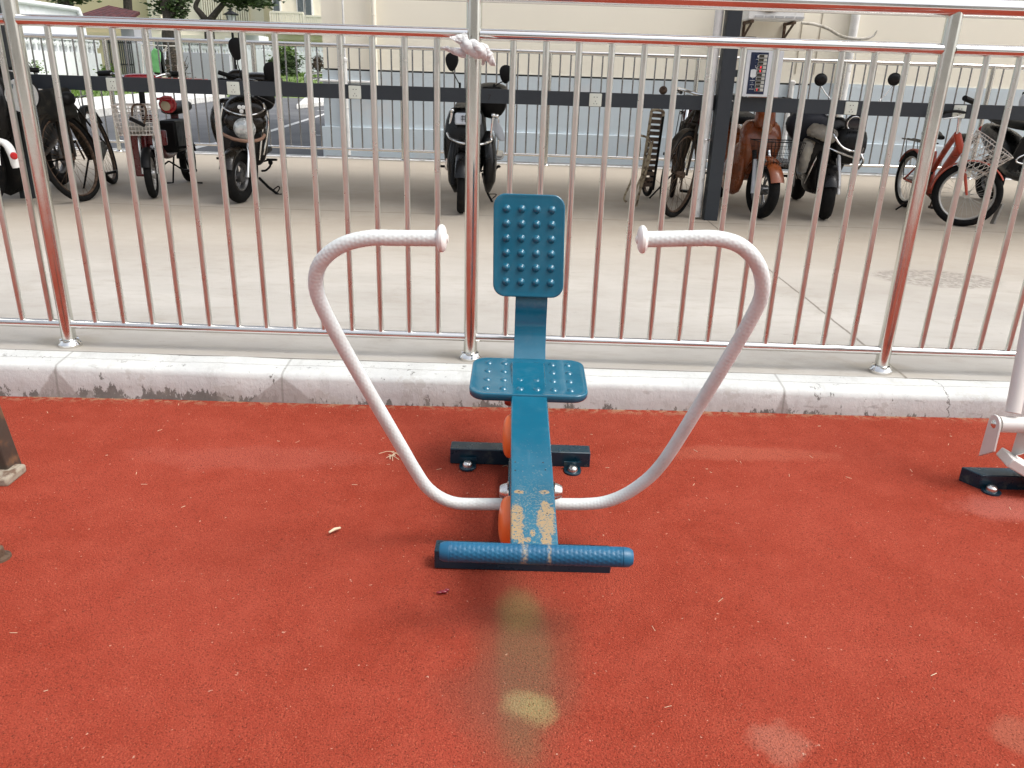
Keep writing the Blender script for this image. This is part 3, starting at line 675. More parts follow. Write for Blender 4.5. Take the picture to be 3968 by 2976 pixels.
# drain pipe strapped to the post
pw = pbr('white_pipe', (.74, .74, .72), .45, dirt=(.45, .43, .4), dirt_amt=.15)
pp = gr(2708, 846, .13); PT = thing('drain_pipe', (cx - .115, 6.44, .115), 'white drain pipe strapped to the left side of the slate shelter post', 'pipe')
MB().tube([(cx - .10, 6.435, .13), (cx - .10, 6.435, 3.30)], .031, 20).build('pipe', pw, PT)
b = MB(); b.torus((cx - .10, 6.435, .72), (0, 0, 1), .033, .004, 20, 6); b.box((cx - .055, 6.425, .72), (.04, .012, .012)); b.build('pipe_clamp', M['chrome'], PT)
# payment panel
PX0, PX1 = at(2893, 374, 6.40).x, at(3014, 384, 6.40).x
PN = thing('charging_panel', ((PX0 + PX1) / 2, 6.40, 1.06), 'white charging panel with dark blue face and ten small displays beside the slate post', 'control panel')
pmw = pbr('panel_white', (.62, .64, .66), .4, var=.03)
zA, zB = at(2900, 374, 6.40).z, at(2950, 195, 6.40).z
xL, xR = at(2873, 374, 6.40).x, at(3014, 378, 6.40).x
b = MB(); b.box(((xL + xR) / 2, 6.42, (zA + zB) / 2), (xR - xL, .05, zB - zA)); b.build('housing', pmw, PN, bevel=.004)
fL, fR = at(2892, 366, 6.39).x, at(2958, 369, 6.39).x; fz0, fz1 = at(2900, 364, 6.39).z, at(2950, 203, 6.39).z
b = MB(); b.box(((fL + fR) / 2, 6.3935, (fz0 + fz1) / 2), (fR - fL, .003, fz1 - fz0)); face = b.build('face_plate', pbr('panel_navy', (.006, .016, .05), .3), PN)
gl = N('red_led'); RED = gl.set(color=(.8, .02, .03), emit=(1, .03, .06), es=1.0)
scr = pbr('lcd_dark', (.03, .028, .02), .3); btn = pbr('button_grey', (.5, .5, .46), .4)
n = 10; dz = (fz1 - fz0 - .03) / 10.0
for i in range(n):
    z = fz1 - .025 - dz * i; xc = fR - .040
    b = MB(); b.box((xc, 6.390, z), (.064, .004, dz * .80)); d = b.build('display_window', pbr('display_bezel', (.52, .52, .46), .4), PN, bevel=.001)
    b = MB(); b.box((xc - .011, 6.3870, z), (.036, .002, dz * .62)); b.build('screen', scr, d)
    MB().lathe((xc + .020, 6.388, z), (0, -1, 0), [(0, .0075), (.002, .0075), (.0025, .003)], 12).build('button', btn, d)
    if i in (3, 4, 9): text({3: '4', 4: '5', 9: '1'}[i], (xc - .009 - (.006 if i == 9 else 0), 6.3855, z), .024, RED, d, 'red_digit')
wp = pbr('print_white', (.6, .62, .62), .5)
b = MB(); b.box((fL + .032, 6.3910, fz0 + (fz1 - fz0) * .50), (.042, .002, .050)); b.build('blank_label', wp, PN, bevel=.0005)
b = MB()
for k in range(4):
    z = fz0 + .035 + .030 * k; b.box((fL + .032, 6.3915, z), (.036 - .006 * (k % 2), .001, .0028)); 
    if k < 3: b.box((fL + .032, 6.3915, z + .015), (.002, .001, .010))
b.box((fL + .032, 6.3915, fz0 + (fz1 - fz0) * .59), (.022, .001, .003)); b.box((fL + .032, 6.3915, fz0 + (fz1 - fz0) * .405), (.026, .001, .004))
b.build('printed_steps', wp, PN)
b = MB(); b.ell((fL + .055, 6.3915, fz1 - .028), (.008, .001, .010)); b.box((fL + .050, 6.3915, fz1 - .048), (.018, .001, .003)); b.build('hand_symbol', wp, PN)
b = MB(); b.box((fL + .048, 6.3915, fz1 - .105), (.014, .001, .004), Matrix.Rotation(rad(30), 3, 'Y')); b.box((fL + .052, 6.3915, fz1 - .112), (.004, .001, .010)); b.ell((fL + .043, 6.3915, fz1 - .094), (.003, .001, .003)); b.build('card_symbol', wp, PN)
b = MB(); b.box((cx + .12, 6.44, 1.43), (.14, .03, .05)); b.box((cx + .12, 6.44, 1.20), (.14, .03, .05)); b.build('mounting_arm', M['slate'], PN)

# ================================================================ building behind
BY = 10.75
BD = thing('building', (4, BY, 0), 'cream building with grey blue base behind the far railing', 'building')
zg = 1.129; bx0 = at(1262, 400, BY).x; bx1 = 16
b = MB(); b.box(((bx0 + bx1) / 2, BY + 4, (zg + .012 + 7.5) / 2), (bx1 - bx0, 8, 7.5 - zg - .012), None); 
for i in range(len(b.v)): b.v[i].z += 0
b.v = [V((v.x, v.y, zg + .012 if v.z < (zg + .012 + 7.5) / 2 else 7.5)) for v in b.v]
b.build('wall', M['cream'], BD)
b = MB(); b.box(((bx0 + bx1) / 2, BY + 4, .55), (bx1 - bx0 - .03, 7.97, 1.3)); b.build('wall_groove', M['dark'], BD)
xg = 3.62
b = MB(); b.box(((bx0 + bx1) / 2 - .01, BY + 3.99, (zg - .008) / 2), (bx1 - bx0 + .02, 8.02, zg - .008)); b.build('plinth', M['plinth'], BD)
b = MB(); b.box(((xg + bx1) / 2, BY - .004, zg), (bx1 - xg, .02, .05)); b.build('patched_band', M['plinth'], BD)
b = MB(); b.box(((bx0 + bx1) / 2, BY - .035, .225), (bx1 - bx0 + .10, .05, .45)); b.build('base_step', M['plinth'], BD, bevel=.006)
x_a, x_b = bx0 - .05, at(1440, 303, BY - .04).x
b = MB(); b.box(((x_a + x_b) / 2, BY - .04, .995), (x_b - x_a, .07, .028)); b.build('ledge', M['white'], BD, bevel=.008)
for k, (x, r_, z0_, z1_, m_) in enumerate(((at(1331, 60, BY - .04).x, .014, 1.24, 2.6, pw), (at(1336, 260, BY - .06).x, .030, .1, 1.26, pw), (at(1449, 60, BY - .04).x, .030, .93, 2.6, M['cream']), (at(3073, 303, BY - .06).x, .032, .1, 1.16, pw), (at(3318, 60, BY - .07).x, .052, .1, 7, pw))):
    b = MB(); b.tube([(x, BY - .06, z0_), (x, BY - .06, z1_)], r_, 16); 
    for z in (z0_ + .3, (z0_ + z1_) / 2): b.torus((x, BY - .06, z), (0, 0, 1), r_ + .001, .005, 16, 6)
    b.lathe((x, BY - .06, z1_), (0, 0, 1), [(-.03, r_ * 1.25), (0, r_ * 1.25), (.012, r_ * .7), (.02, .002)], 16)
    b.build('wall_pipe', m_, BD, smooth=50)
for px in (3105, 3178): 
    x = at(px, 120, BY).x; b = MB(); b.box((x, BY - .002, 2.4), (.010, .012, 2.3)); b.build('wall_seam', pbr('seam', (.42, .38, .3), .9), BD)
b = MB(); b.box((bx1 / 2 + bx0 / 2, BY - .30, .045), (bx1 - bx0, .5, .09)); struct(b.build('drain_apron', pbr('dark_apron', (.16, .16, .16), .9, dirt=(.05, .05, .05), dirt_amt=.3, bump=.4), smooth=0))
for (X0, X1, Z0, Z1) in ((0.5, 2.2, 3.4, 4.9), (6.5, 8.2, 3.4, 4.9), (9.0, 10.2, 1.9, 3.2)):
    b = MB(); b.box(((X0 + X1) / 2, BY - .01, (Z0 + Z1) / 2), (X1 - X0, .06, Z1 - Z0)); wo = b.build('window', M['white'], BD)
    b = MB(); b.box(((X0 + X1) / 2, BY - .045, (Z0 + Z1) / 2), (X1 - X0 - .12, .02, Z1 - Z0 - .12)); b.build('pane', pbr('window_glass', (.06, .08, .09), .08), wo)
# air conditioner on wall brackets
AX0, AX1 = at(2897, 75, 10.35).x, at(3116, 62, 10.35).x; az = at(3000, 78, 10.35).z
AC = thing('air_conditioner', ((AX0 + AX1) / 2, 10.45, az), 'white outdoor air conditioner unit on rusty brackets high on the cream wall', 'air conditioner')
b = MB(); b.box(((AX0 + AX1) / 2, 10.50, az + .27), (AX1 - AX0, .30, .54)); b.build('casing', M['white'], AC, bevel=.012)
b = MB(); b.lathe(((AX0 + AX1) / 2 - .09, 10.349, az + .28), (0, -1, 0), [(0, .20), (.012, .20), (.014, .18), (.010, .17)], 32); 
b.build('fan_grille', M['black'], AC)
b = MB()
for k in range(5): b.box((AX0 + .13 + .12 * k, 10.345, az + .035), (.10, .008, .022))
b.build('vent_slots', pbr('vent_grey', (.45, .46, .47), .5), AC)
for x in (AX0 + .06, AX1 - .10):
    b = MB(); b.bar((x, 10.34, az - .02), (x, BY, az - .02), .03, .03); b.bar((x, BY - .03, az - .22), (x, BY - .03, az), .03, .03, up=(0, 1, 0)); b.bar((x, BY - .02, az - .2), (x, 10.38, az - .03), .02, .02); b.build('bracket', M['rust'], AC)
HO = [at(x_, y_, 10.62) for x_, y_ in ((3105, 88), (3160, 95), (3210, 112), (3255, 138), (3310, 150), (3355, 150), (3385, 138), (3399, 118))]
b = MB(); b.tube(catmull(HO, 5), [.018] * 28 + [.012] * 6 + [.007] * 2, 10); tag(b.build('hose_bundle', pbr('hose_tape', (.50, .48, .43), .7, dirt=(.3, .28, .22), dirt_amt=.4, bump=.3)), 'taped grey hose bundle sagging across the cream wall beside the white pipe', 'hose')
b = MB(); b.tube(catmull([at(3340, 152, 10.6), at(3328, 175, 10.6), at(3318, 200, 10.6), at(3312, 250, 10.58), at(3305, 300, 10.58)], 5), .006, 8); tag(b.build('loose_cable', pbr('grey_cable', (.55, .54, .5), .6)), 'thin pale cable hanging from the hose bundle beside the downpipe', 'cable')

# unseen building added behind the camera for soft shade and pale reflections
RB = thing('building', (0, -15, 0), 'unseen pale block added behind the viewer for soft shade and reflections', 'building')
b = MB(); b.box((0, -20, 5), (50, 8, 10)); b.build('wall', pbr('pale_render', (.55, .52, .47), .9), RB)
for i in range(9):
    for j in range(3):
        b = MB(); b.box((-20 + 5 * i, -15.97, 1.8 + 3 * j), (1.8, .1, 1.5)); b.build('window', pbr('window_glass', (.06, .08, .09), .08), RB)

# ================================================================ vehicles
class Fr:
    def __init__(s, O, a=0.0, lean=0.0):
        s.O = V(O); s.a = rad(a); s.l = rad(lean)
        s.back = V((math.sin(s.a), math.cos(s.a), 0)); s.side = V((math.cos(s.a), -math.sin(s.a), 0))
        s.up = (V((0, 0, 1)) * math.cos(s.l) + s.side * math.sin(s.l)); s.sd = (s.side * math.cos(s.l) - V((0, 0, 1)) * math.sin(s.l))
    def __call__(s, x, y, z): return s.O + s.sd * x + s.back * y + s.up * z
    def R(s): return Matrix((s.sd, s.back, s.up)).transposed()
def wheel(root, c, axis, R, r, mat_t, mat_r, spokes=0, arms=5, fat=1.0, name='wheel'):
    u, v, d = frame(axis); c = V(c)
    b = MB(); b.torus(c, axis, R - r * 2.15, r * .42, 40, 8, flat=1.5)
    b.lathe(c - d * .03, axis, [(0, .012), (.001, .026), (.06, .026), (.061, .012)], 16)
    e = lambda t: u * math.cos(t) + v * math.sin(t)
    if spokes:
        for k in range(spokes):
            t = 2 * math.pi * k / spokes; s_ = .022 if k % 2 else -.022
            b.tube([c + d * s_ + e(t + (.5 if (k // 2) % 2 else -.5)) * .02, c + e(t) * (R - r)], .0011, 4)
    else:
        for k in range(arms):
            t = 2 * math.pi * k / arms
            for dt in (-.10, .10): b.tube([c + e(t) * .02, c + e(t + dt * 1.6) * (R - r) * .55, c + e(t + dt * 2.4) * (R - r * 1.1)], [.010, .007, .009], 6)
        b.lathe(c - d * .035, axis, [(0, .02), (.001, .038), (.012, .040), (.058, .040), (.069, .038), (.07, .02)], 24)
    w_ = b.build(name, mat_r, root, smooth=50)
    t = MB(); t.torus(c, axis, R - r, r, 48, 12, flat=fat); t.build('tyre', mat_t, w_, smooth=60); return w_
def fender(root, c, axis, R, wd, t0, t1, mat, up=V((0, 0, 1)), name='fender', thick=.003, n=20, crown=.35):
    d = V(axis).normalized(); c = V(c); fwd = d.cross(up).normalized(); b = MB(); rs = []
    for i in range(n + 1):
        t = rad(t0 + (t1 - t0) * i / n); e = fwd * math.cos(t) + up * math.sin(t); ring = []
        prof = [(-1, -.35), (-.8, .0), (-.4, .22), (0, .3), (.4, .22), (.8, 0), (1, -.35)]
        outer = [c + e * (R + q * wd * crown) + d * (p_ * wd / 2) for p_, q in prof]; inner = [p_ - e * thick for p_ in reversed(outer)]
        rs.append(outer + inner)
    b.rings(rs); return b.build(name, mat, root, smooth=50)
def loftz(fr, lv, n=20, pw=2.6):      # superellipse rings stacked: (x,y,z,rx,ry)
    rs = []
    for x, y, z, rx, ry in lv:
        ring = []
        for k in range(n):
            a = 2 * math.pi * k / n; c_, s_ = math.cos(a), math.sin(a)
            ring.append(fr(x + rx * math.copysign(abs(c_) ** (2 / pw), c_), y + ry * math.copysign(abs(s_) ** (2 / pw), s_), z))
        rs.append(ring)
    return rs
def lofty(fr, lv, n=20, pw=2.6):      # rings along the length: (x,y,z,rx,rz)
    rs = []
    for x, y, z, rx, rz in lv:
        ring = []
        for k in range(n):
            a = 2 * math.pi * k / n; c_, s_ = math.cos(a), math.sin(a)
            ring.append(fr(x + rx * math.copysign(abs(c_) ** (2 / pw), c_), y, z + rz * math.copysign(abs(s_) ** (2 / pw), s_)))
        rs.append(ring[::-1])
    return rs
def mirror(root, fr, base, head, r, mat_s, mat_h, rr=.004, shape='drop', side=1):
    b = MB(); m_ = (V(base) * .55 + V(head) * .45) + V((0, 0, -.01)) + fr.sd * .01 * side
    b.tube(catmull([base, m_, V(head) - fr.up * r * .8], 5), rr, 8); b.lathe(V(base), (0, 0, 1), [(-.03, .009), (.01, .009), (.02, .006)], 10); st_ = b.build('mirror', mat_s, root)
    h = MB(); ell = []
    if shape == 'drop':
        rs = []
        for k, (yy) in enumerate((-.012, -.006, .006, .012)):
            f = (.8, 1, 1, .8)[k]; rs.append([V(head) + fr.sd * (math.cos(a) * r * .82 * f * (1 + .28 * math.sin(a) * 1.0)) + fr.up * (math.sin(a) * r * 1.15 * f - (.0)) + fr.back * yy for a in [2 * math.pi * q / 24 for q in range(24)]])
        h.rings(rs)
    else:
        h.lathe(V(head) - fr.back * .014, fr.back, [(0, r * .35), (.004, r * .8), (.010, r), (.024, r), (.028, r * .92)], 28)
    h.build('mirror_head', mat_h, st_, smooth=60); return st_
def basket(root, fr, c, w0, d0, w1, d1, h, mat, nx=9, ny=6, nz=5, rr=.0016, rim=.004, name='basket'):
    cx_, cy_, cz_ = c; b = MB()
    def pt(u, v, t): return fr(cx_ + u * (w0 + (w1 - w0) * t) / 2, cy_ + v * (d0 + (d1 - d0) * t) / 2, cz_ + h * t)
    for t, r_ in [(0, rim * .8)] + [(k / nz, rr) for k in range(1, nz)] + [(1, rim)]:
        b.tube([pt(-1, -1, t), pt(1, -1, t), pt(1, 1, t), pt(-1, 1, t)], r_, 6, closed=True)
    for i in range(nx + 1):
        u = -1 + 2 * i / nx
        for v in (-1, 1): b.tube([pt(u, v, 0), pt(u, v, 1)], rr, 4)
        b.tube([pt(u, -1, 0), pt(u, 1, 0)], rr, 4)
    for i in range(1, ny):
        v = -1 + 2 * i / ny
        for u in (-1, 1): b.tube([pt(u, v, 0), pt(u, v, 1)], rr, 4)
        b.tube([pt(-1, v, 0), pt(1, v, 0)], rr, 4)
    return b.build(name, mat, root, smooth=50)

def scooter(name, label, Fp, a=0, lean=0, steer=0, body=None, trim=None, sw=1.0, light='none', mirrors=(), mir='drop', mr=.055, wr=.205, tr=.046, hb=1.0, wb=1.15,
            crash=None, fendm=None, seat_m=None, hub=.055, shield=((.40, .10), (.52, .15), (.70, .19), (.84, .17), (.93, .12)), arms=5, cat='scooter', group=None, rearonly=False, stand=True, fl=(.20,)):
    fr = Fr(Fp, a, lean); fs = Fr(Fp, a + steer, lean)
    R_ = thing(name, Fp, label, cat, group); body = body or M['blackpaint']; trim = trim or M['black']; fendm = fendm or body
    ax = fs.sd
    DA = pbr('dark_alloy', (.16, .16, .16), .45, .8, dirt=(.04, .035, .03), dirt_amt=.3)
    wheel(R_, fs(0, 0, wr), ax, wr, tr, M['rubber'], DA, 0, arms)
    wheel(R_, fr(0, wb, wr), fr.sd, wr, tr * 1.1, M['rubber'], DA, 0, arms)
    fender(R_, fs(0, 0, wr), ax, wr + .018, .115, 20, 165, fendm, fs.up, 'front_fender')
    fender(R_, fr(0, wb, wr), fr.sd, wr + .02, .12, 10, 150, trim, fr.up, 'rear_fender')
    for s in (-1, 1):
        MB().tube([fs(s * .075, 0, wr), fs(s * .075, .03, wr + .12), fs(s * .062, .10, .52)], [.017, .015, .019], 12).build('fork_leg', M['chrome'] if s > 0 else trim, R_)
    b = MB(); b.rings(loftz(fr, [(0, .20 + .03 * abs(k - 2), z, w_ * sw, .075 + .02 * (k == 2)) for k, (z, w_) in enumerate(shield)])); b.build('front_shield', body, R_, sub=1, smooth=60)
    b = MB(); b.rings(lofty(fr, [(0, .22, .36, .10 * sw, .10), (0, .40, .30, .14 * sw, .05), (0, .62, .30, .15 * sw, .06), (0, .78, .42, .15 * sw, .16), (0, 1.02, .52, .15 * sw, .16), (0, 1.30, .62, .12 * sw, .10), (0, 1.44, .68, .06, .05)])); b.build('rear_body', body, R_, sub=1, smooth=60)
    b = MB(); b.rings(lofty(fr, [(0, .60, .72, .08, .03), (0, .68, .73, .13, .05), (0, .95, .745, .14, .05), (0, 1.25, .78, .13, .055), (0, 1.38, .80, .07, .03)])); b.build('seat', seat_m or M['black'], R_, sub=1, smooth=60)
    b = MB(); b.rings(loftz(fs, [(0, .20, .84, .06, .05), (0, .21, .90, .09, .07), (0, .22, hb - .06, .12, .085), (0, .22, hb, .13, .08), (0, .23, hb + .035, .09, .05)])); b.build('handlebar_cowl', body if light != 'cowl' else trim, R_, sub=1, smooth=60)
    hbw = .33; bar = MB(); bar.tube(catmull([fs(-hbw, .36, hb + .0), fs(-.2, .27, hb + .01), fs(0, .24, hb), fs(.2, .27, hb + .01), fs(hbw, .36, hb)], 5), .011, 10); hbo = bar.build('handlebar', trim, R_)
    for s in (-1, 1):
        MB().tube([fs(s * .23, .285, hb + .008), fs(s * .345, .37, hb)], [.017, .0185], 12).build('grip', M['black'], hbo)
        MB().tube([fs(s * .19, .235, hb - .005), fs(s * .25, .24, hb - .015), fs(s * .33, .30, hb - .02)], [.006, .005, .004], 6).build('brake_lever', M['alloy'], hbo)
    for (bx, hx) in mirrors: mirror(R_, fr, bx, hx, mr, M['chrome'] if mir == 'round' else M['black'], M['blackpaint'] if mir == 'round' else M['black'], shape=mir, side=1 if hx.x > bx.x else -1)
    if stand:
        b = MB(); b.tube([fr(.10, .62, .30), fr(.22, .60, .02)], .010, 8); b.tube([fr(.22, .60, .012), fr(.27, .60, .012)], .009, 6); b.build('kickstand', M['black'], R_)
    for s in (-1, 1):
        b = MB(); b.box(fr(s * .21, .80, .26), (.09, .03, .018)); b.bar(fr(s * .12, .80, .24), fr(s * .20, .80, .26), .018, .014); b.build('foot_peg', M['black'], R_)
    MB().ell(fr(0, 1.46, .66), (.06, .025, .03)).build('tail_light', pbr('red_lens', (.5, .02, .02), .15), R_)
    return R_, fr, fs
lens = N('headlight_lens'); LENS = lens.set(color=lens.mix(lens.ramp(lens.noise(30, 3), .4, .65), (.62, .64, .62), (.40, .42, .41)), rough=.12, metal=.35)
GR = 'electric scooters charging under the shelter'
olive = pbr('brown_black_gloss', (.011, .008, .005), .25, dirt=(.04, .03, .02), dirt_amt=.12, coat=.1, spec=.35)

# --- scooter with the three white reflectors and large clear headlight
F1 = gd(520, 438, .115)
mA = [(at(932, 283, 6.72), at(917, 190, 6.70)), (at(1028, 305, 6.75), at(1052, 283, 6.75))]
A, fr, fs = scooter('electric_scooter', 'brown black scooter with three white round reflectors above a big clear headlight', F1, a=-13, lean=1, steer=22, body=olive, mirrors=mA, mr=.072, hb=.905, group=GR, stand=False, sw=1.12, shield=((.30, .10), (.42, .155), (.56, .19), (.70, .19), (.80, .12)))
def Yat(px, py, Y): return at(px, py, Y)
hl_ = at(943, 500, 6.47)
MB().ell(hl_ + V((0, .03, 0)), (.088, .05, .082), 24, 14).build('headlight', LENS, A, smooth=60)
nc = at(945, 425, 6.52); b = MB(); b.ell(nc + V((0, .05, 0)), (.165, .075, .105), 24, 14); b.ell(at(950, 470, 6.58), (.17, .08, .10), 20, 12); brow = b.build('nose_panel', olive, A, smooth=60)
for px, py in ((928, 415), (943, 416), (936, 431)): MB().lathe(at(px, py, 6.495), (0, -1, 0), [(0, .0160), (.006, .015), (.008, .012), (.0082, .001)], 20).build('reflector', pbr('white_lens', (.78, .78, .74), .3), A)
def rail_tube(pts_, Y0, r_, mat, nm, A_, curve=.10):
    xm = sum(p[0] for p in pts_) / len(pts_); hw = max(abs(p[0] - xm) for p in pts_) + 1e-6
    MB().tube(catmull([at(p[0], p[1], Y0 + curve * ((p[0] - xm) / hw) ** 2) for p in pts_], 5), r_, 10).build(nm, mat, A_)
rail_tube([(862, 400), (870, 420), (900, 436), (940, 445), (980, 444), (1010, 435), (1024, 420), (1020, 400)], 6.42, .0075, M['chrome'], 'upper_guard_bar', A, .16)
rail_tube([(862, 518), (872, 524), (905, 538), (945, 546), (985, 546), (1015, 537), (1026, 522)], 6.40, .0125, pbr('tan_rubber', (.26, .15, .10), .6), 'lower_guard_bar', A, .14)
for q in ([(866, 400), (858, 440), (855, 480), (862, 518)], [(884, 435), (890, 475), (894, 520)], [(1030, 425), (1040, 470), (1035, 530), (1022, 600)], [(1012, 420), (1020, 480), (1012, 560), (1005, 620)]):
    MB().tube(catmull([at(x_, y_, 6.58) for x_, y_ in q], 5), .008, 8).build('side_guard', M['chrome'], A)
b = MB(); b.rings(loftz(Fr(at(950, 560, 6.66), -13), [(0, 0, -.18, .12, .05), (0, 0, -.08, .17, .08), (0, 0, .06, .19, .09), (0, 0, .20, .17, .08)])); b.build('leg_shield', M['blackpaint'], A, sub=1, smooth=60)
b = MB(); b.tube([at(1005, 690, 7.15), at(1040, 725, 7.08), at(1080, 755, 7.0)], .012, 8); b.tube([at(1080, 755, 7.0), at(1092, 753, 7.0)], .009, 6); b.tube(catmull([at(1060, 735, 7.02), at(1078, 722, 7.0), at(1083, 730, 7.0), at(1075, 745, 7.0)], 4), .005, 6); b.build('kickstand', M['black'], A)
b = MB(); b.tube(catmull([at(1015, 662, 7.0), at(1030, 660, 6.98), at(1046, 645, 6.95), at(1048, 632, 6.95)], 4), .009, 8); b.ell(at(1048, 629, 6.95), (.020, .014, .024)); b.build('foot_peg', M['black'], A)
b = MB(); b.bar(at(1010, 600, 6.95), at(1045, 575, 7.15), .05, .04); b.build('battery_cover', M['black'], A, bevel=.01)
b = MB(); b.ell(at(1025, 385, 6.72), (.085, .05, .085), 20, 12); b.build('hand_guard', M['black'], A, smooth=60)
b = MB(); b.ell(at(1000, 308, 6.85), (.20, .10, .055), 20, 12); b.ell(at(925, 300, 6.80), (.10, .06, .06), 20, 12); b.build('dashboard_cowl', olive, A, smooth=60)
MB().tube([at(915, 302, 6.72), at(846, 280, 6.70)], .017, 10).build('left_grip', M['black'], A); MB().tube([at(1000, 375, 6.6), at(1045, 395, 6.58), at(1062, 407, 6.57)], .006, 8).build('brake_lever', M['chrome'], A)

# --- black scooter half behind the middle post
F2 = gr(1786, 826, .115); 
mM = [(at(1782, 330, 6.7), at(1751, 240, 6.68)), (at(1915, 335, 6.7), at(1960, 288, 6.7))]
A, fr, fs = scooter('electric_scooter', 'black scooter with chrome crash bars and a white plate box behind the middle post', F2, a=-1, lean=2, steer=-2, body=M['blackpaint'], mirrors=mM, mr=.060, hb=.88, group=GR, stand=False, sw=.92, wr=.215, tr=.034, shield=((.22, .13), (.38, .18), (.52, .19), (.68, .18), (.80, .13)))
pc = at(1800, 462, 6.42); b = MB(); b.box(pc + V((.025, .05, 0)), (.20, .10, .085)); bx = b.build('plate_box', pbr('plate_grey', (.46, .50, .55), .4), A, bevel=.012)
b = MB(); cc = at(1797, 458, 6.418)
for (x0, z0_, x1_, z1_) in ((-.020, .010, .024, .012), (-.022, -.008, .026, -.006), (-.006, .024, -.012, -.028), (.012, .024, .012, -.028)): b.bar(cc + V((x0, 0, z0_)), cc + V((x1_, 0, z1_)), .004, .004, up=(0, 1, 0))
b.build('painted_character', M['dark'], bx)
for q, rr_ in (([(1752, 428), (1750, 450), (1742, 490), (1736, 520), (1736, 560), (1734, 610), (1729, 640), (1733, 655), (1745, 648)], .0115), ([(1912, 447), (1908, 480), (1902, 540), (1906, 600), (1900, 640)], .0095), ([(1925, 450), (1932, 470), (1930, 560), (1925, 600)], .006)):
    b = MB(); b.tube(catmull([at(x_, y_, 6.50 + .03 * i / len(q)) for i, (x_, y_) in enumerate(q)], 5), rr_, 10); b.ell(at(q[0][0], q[0][1], 6.49), (.018, .018, .018)); b.build('crash_bar', M['chrome'], A)
rail_tube([(1734, 515), (1745, 535), (1770, 548), (1800, 556), (1840, 560), (1875, 556), (1902, 545), (1905, 520)], 6.32, .0115, M['chrome'], 'front_crash_bar', A, .16)
b = MB()
for cxp, dx in ((1768, -1), (1892, 1)):
    c_ = Fr(at(cxp, 640, 6.55), 0, 0); b.rings(loftz(c_, [(0, .03, -.21, .02, .06), (dx * .01, 0, -.12, .05, .14), (dx * .015, 0, .05, .055, .16), (0, 0, .20, .05, .10), (0, 0, .26, .02, .04)]))
b.build('leg_shield', M['blackpaint'], A, smooth=60)
b = MB(); b.rings(loftz(Fr(at(1905, 400, 6.72), 0), [(0, 0, -.12, .05, .04), (0, 0, -.05, .12, .07), (0, 0, .06, .13, .07), (0, 0, .14, .07, .04)])); b.build('hand_muff', M['black'], A, sub=1, smooth=60)
b = MB(); b.ell(at(1905, 345, 6.8), (.13, .08, .05), 20, 12); b.build('dashboard_cowl', pbr('taupe_cowl', (.10, .09, .07), .5), A, smooth=60)
b = MB(); b.tube([fr(.14, .55, .25), at(1890, 750, 7.0), at(1908, 784, 6.95)], .010, 8); b.tube(catmull([at(1895, 752, 6.98), at(1920, 752, 6.98), at(1922, 757, 6.98), at(1908, 770, 6.98)], 4), .004, 6); b.build('kickstand', M['black'], A)
b = MB(); b.tube(catmull([at(1885, 710, 6.95), at(1905, 690, 6.9), at(1920, 655, 6.88), at(1932, 645, 6.88)], 4), .010, 8); b.ell(at(1932, 645, 6.88), (.018, .014, .012)); b.build('brake_pedal', M['black'], A)
b = MB(); b.prism([at(1910, 612, 7.0), at(1918, 590, 7.15), at(1950, 592, 7.15), at(1945, 612, 7.0)], (0, 0, .018)); b.tube(catmull([at(1905, 628, 6.98), at(1915, 618, 6.97), at(1943, 615, 6.97), at(1953, 600, 7.1)], 4), .007, 8); b.build('passenger_peg', M['alloy'], A)

rag = N('grey_rag'); rag.bump(rag.noise(40, 4), .5, .006); RAG = rag.set(color=(.33, .35, .37), rough=.9)
b = MB(); rs = []
for i in range(8):
    t = i / 7; c = at(1912 + 34 * t, 458 + 90 * t, 6.50 + .01 * math.sin(t * 5)); w_ = .022 + .018 * math.sin(t * 3.0)
    rs.append([c + V((w_ * math.cos(a), .012 * math.sin(a) + .004 * math.sin(3 * a + t * 5), 0)) for a in [2 * math.pi * k / 14 for k in range(14)]])
b.rings(rs); tag(b.build('rag', RAG, sub=1), 'grey rag hanging from the right crash bar of the middle scooter', 'cloth')

# --- orange scooter with a wire basket
orange = pbr('burnt_orange', (.235, .060, .016), .3, dirt=(.11, .05, .025), dirt_amt=.2, coat=.3)
F3 = gd(1640, 472, .115); F3 = V((F3.x, 6.56, .115))
A, fr, fs = scooter('electric_scooter', 'burnt orange scooter with a black wire basket, right of the slate post', F3, a=-3, lean=0, steer=-10, body=orange, trim=M['black'], mirrors=[], hb=.90, wr=.225, tr=.042, group=GR, stand=False, sw=1.05, shield=((.30, .12), (.42, .14), (.54, .16), (.66, .165), (.76, .13)), light='x')
b = MB(); b.rings(loftz(fr, [(0, .16, .68, .10, .07), (0, .17, .76, .075, .06), (0, .18, .85, .08, .06), (0, .18, .93, .085, .055), (0, .19, .97, .05, .03)])); b.build('headlight_neck', orange, A, sub=1, smooth=60)
fender(A, fs(0, 0, .225), fs.sd, .250, .15, 60, 140, orange, fs.up, 'front_mudguard', thick=.004)
MB().tube([fs(-.085, -.01, .20), fs(-.08, .03, .46)], [.020, .018], 12).build('shock_sleeve', pbr('pale_grey', (.55, .58, .62), .4), A)
b = MB(); b.rings(lofty(fr, [(-.12, .16, .40, .03, .20), (-.14, .30, .36, .05, .24), (-.14, .55, .27, .05, .12), (-.10, .75, .25, .04, .08)])); b.build('side_panel', orange, A, sub=1, smooth=60)
basket(A, fr, (.055, -.03, .405), .26, .20, .35, .25, .20, M['black'], 12, 8, 4, .0018, .005)
b = MB(); rs = []
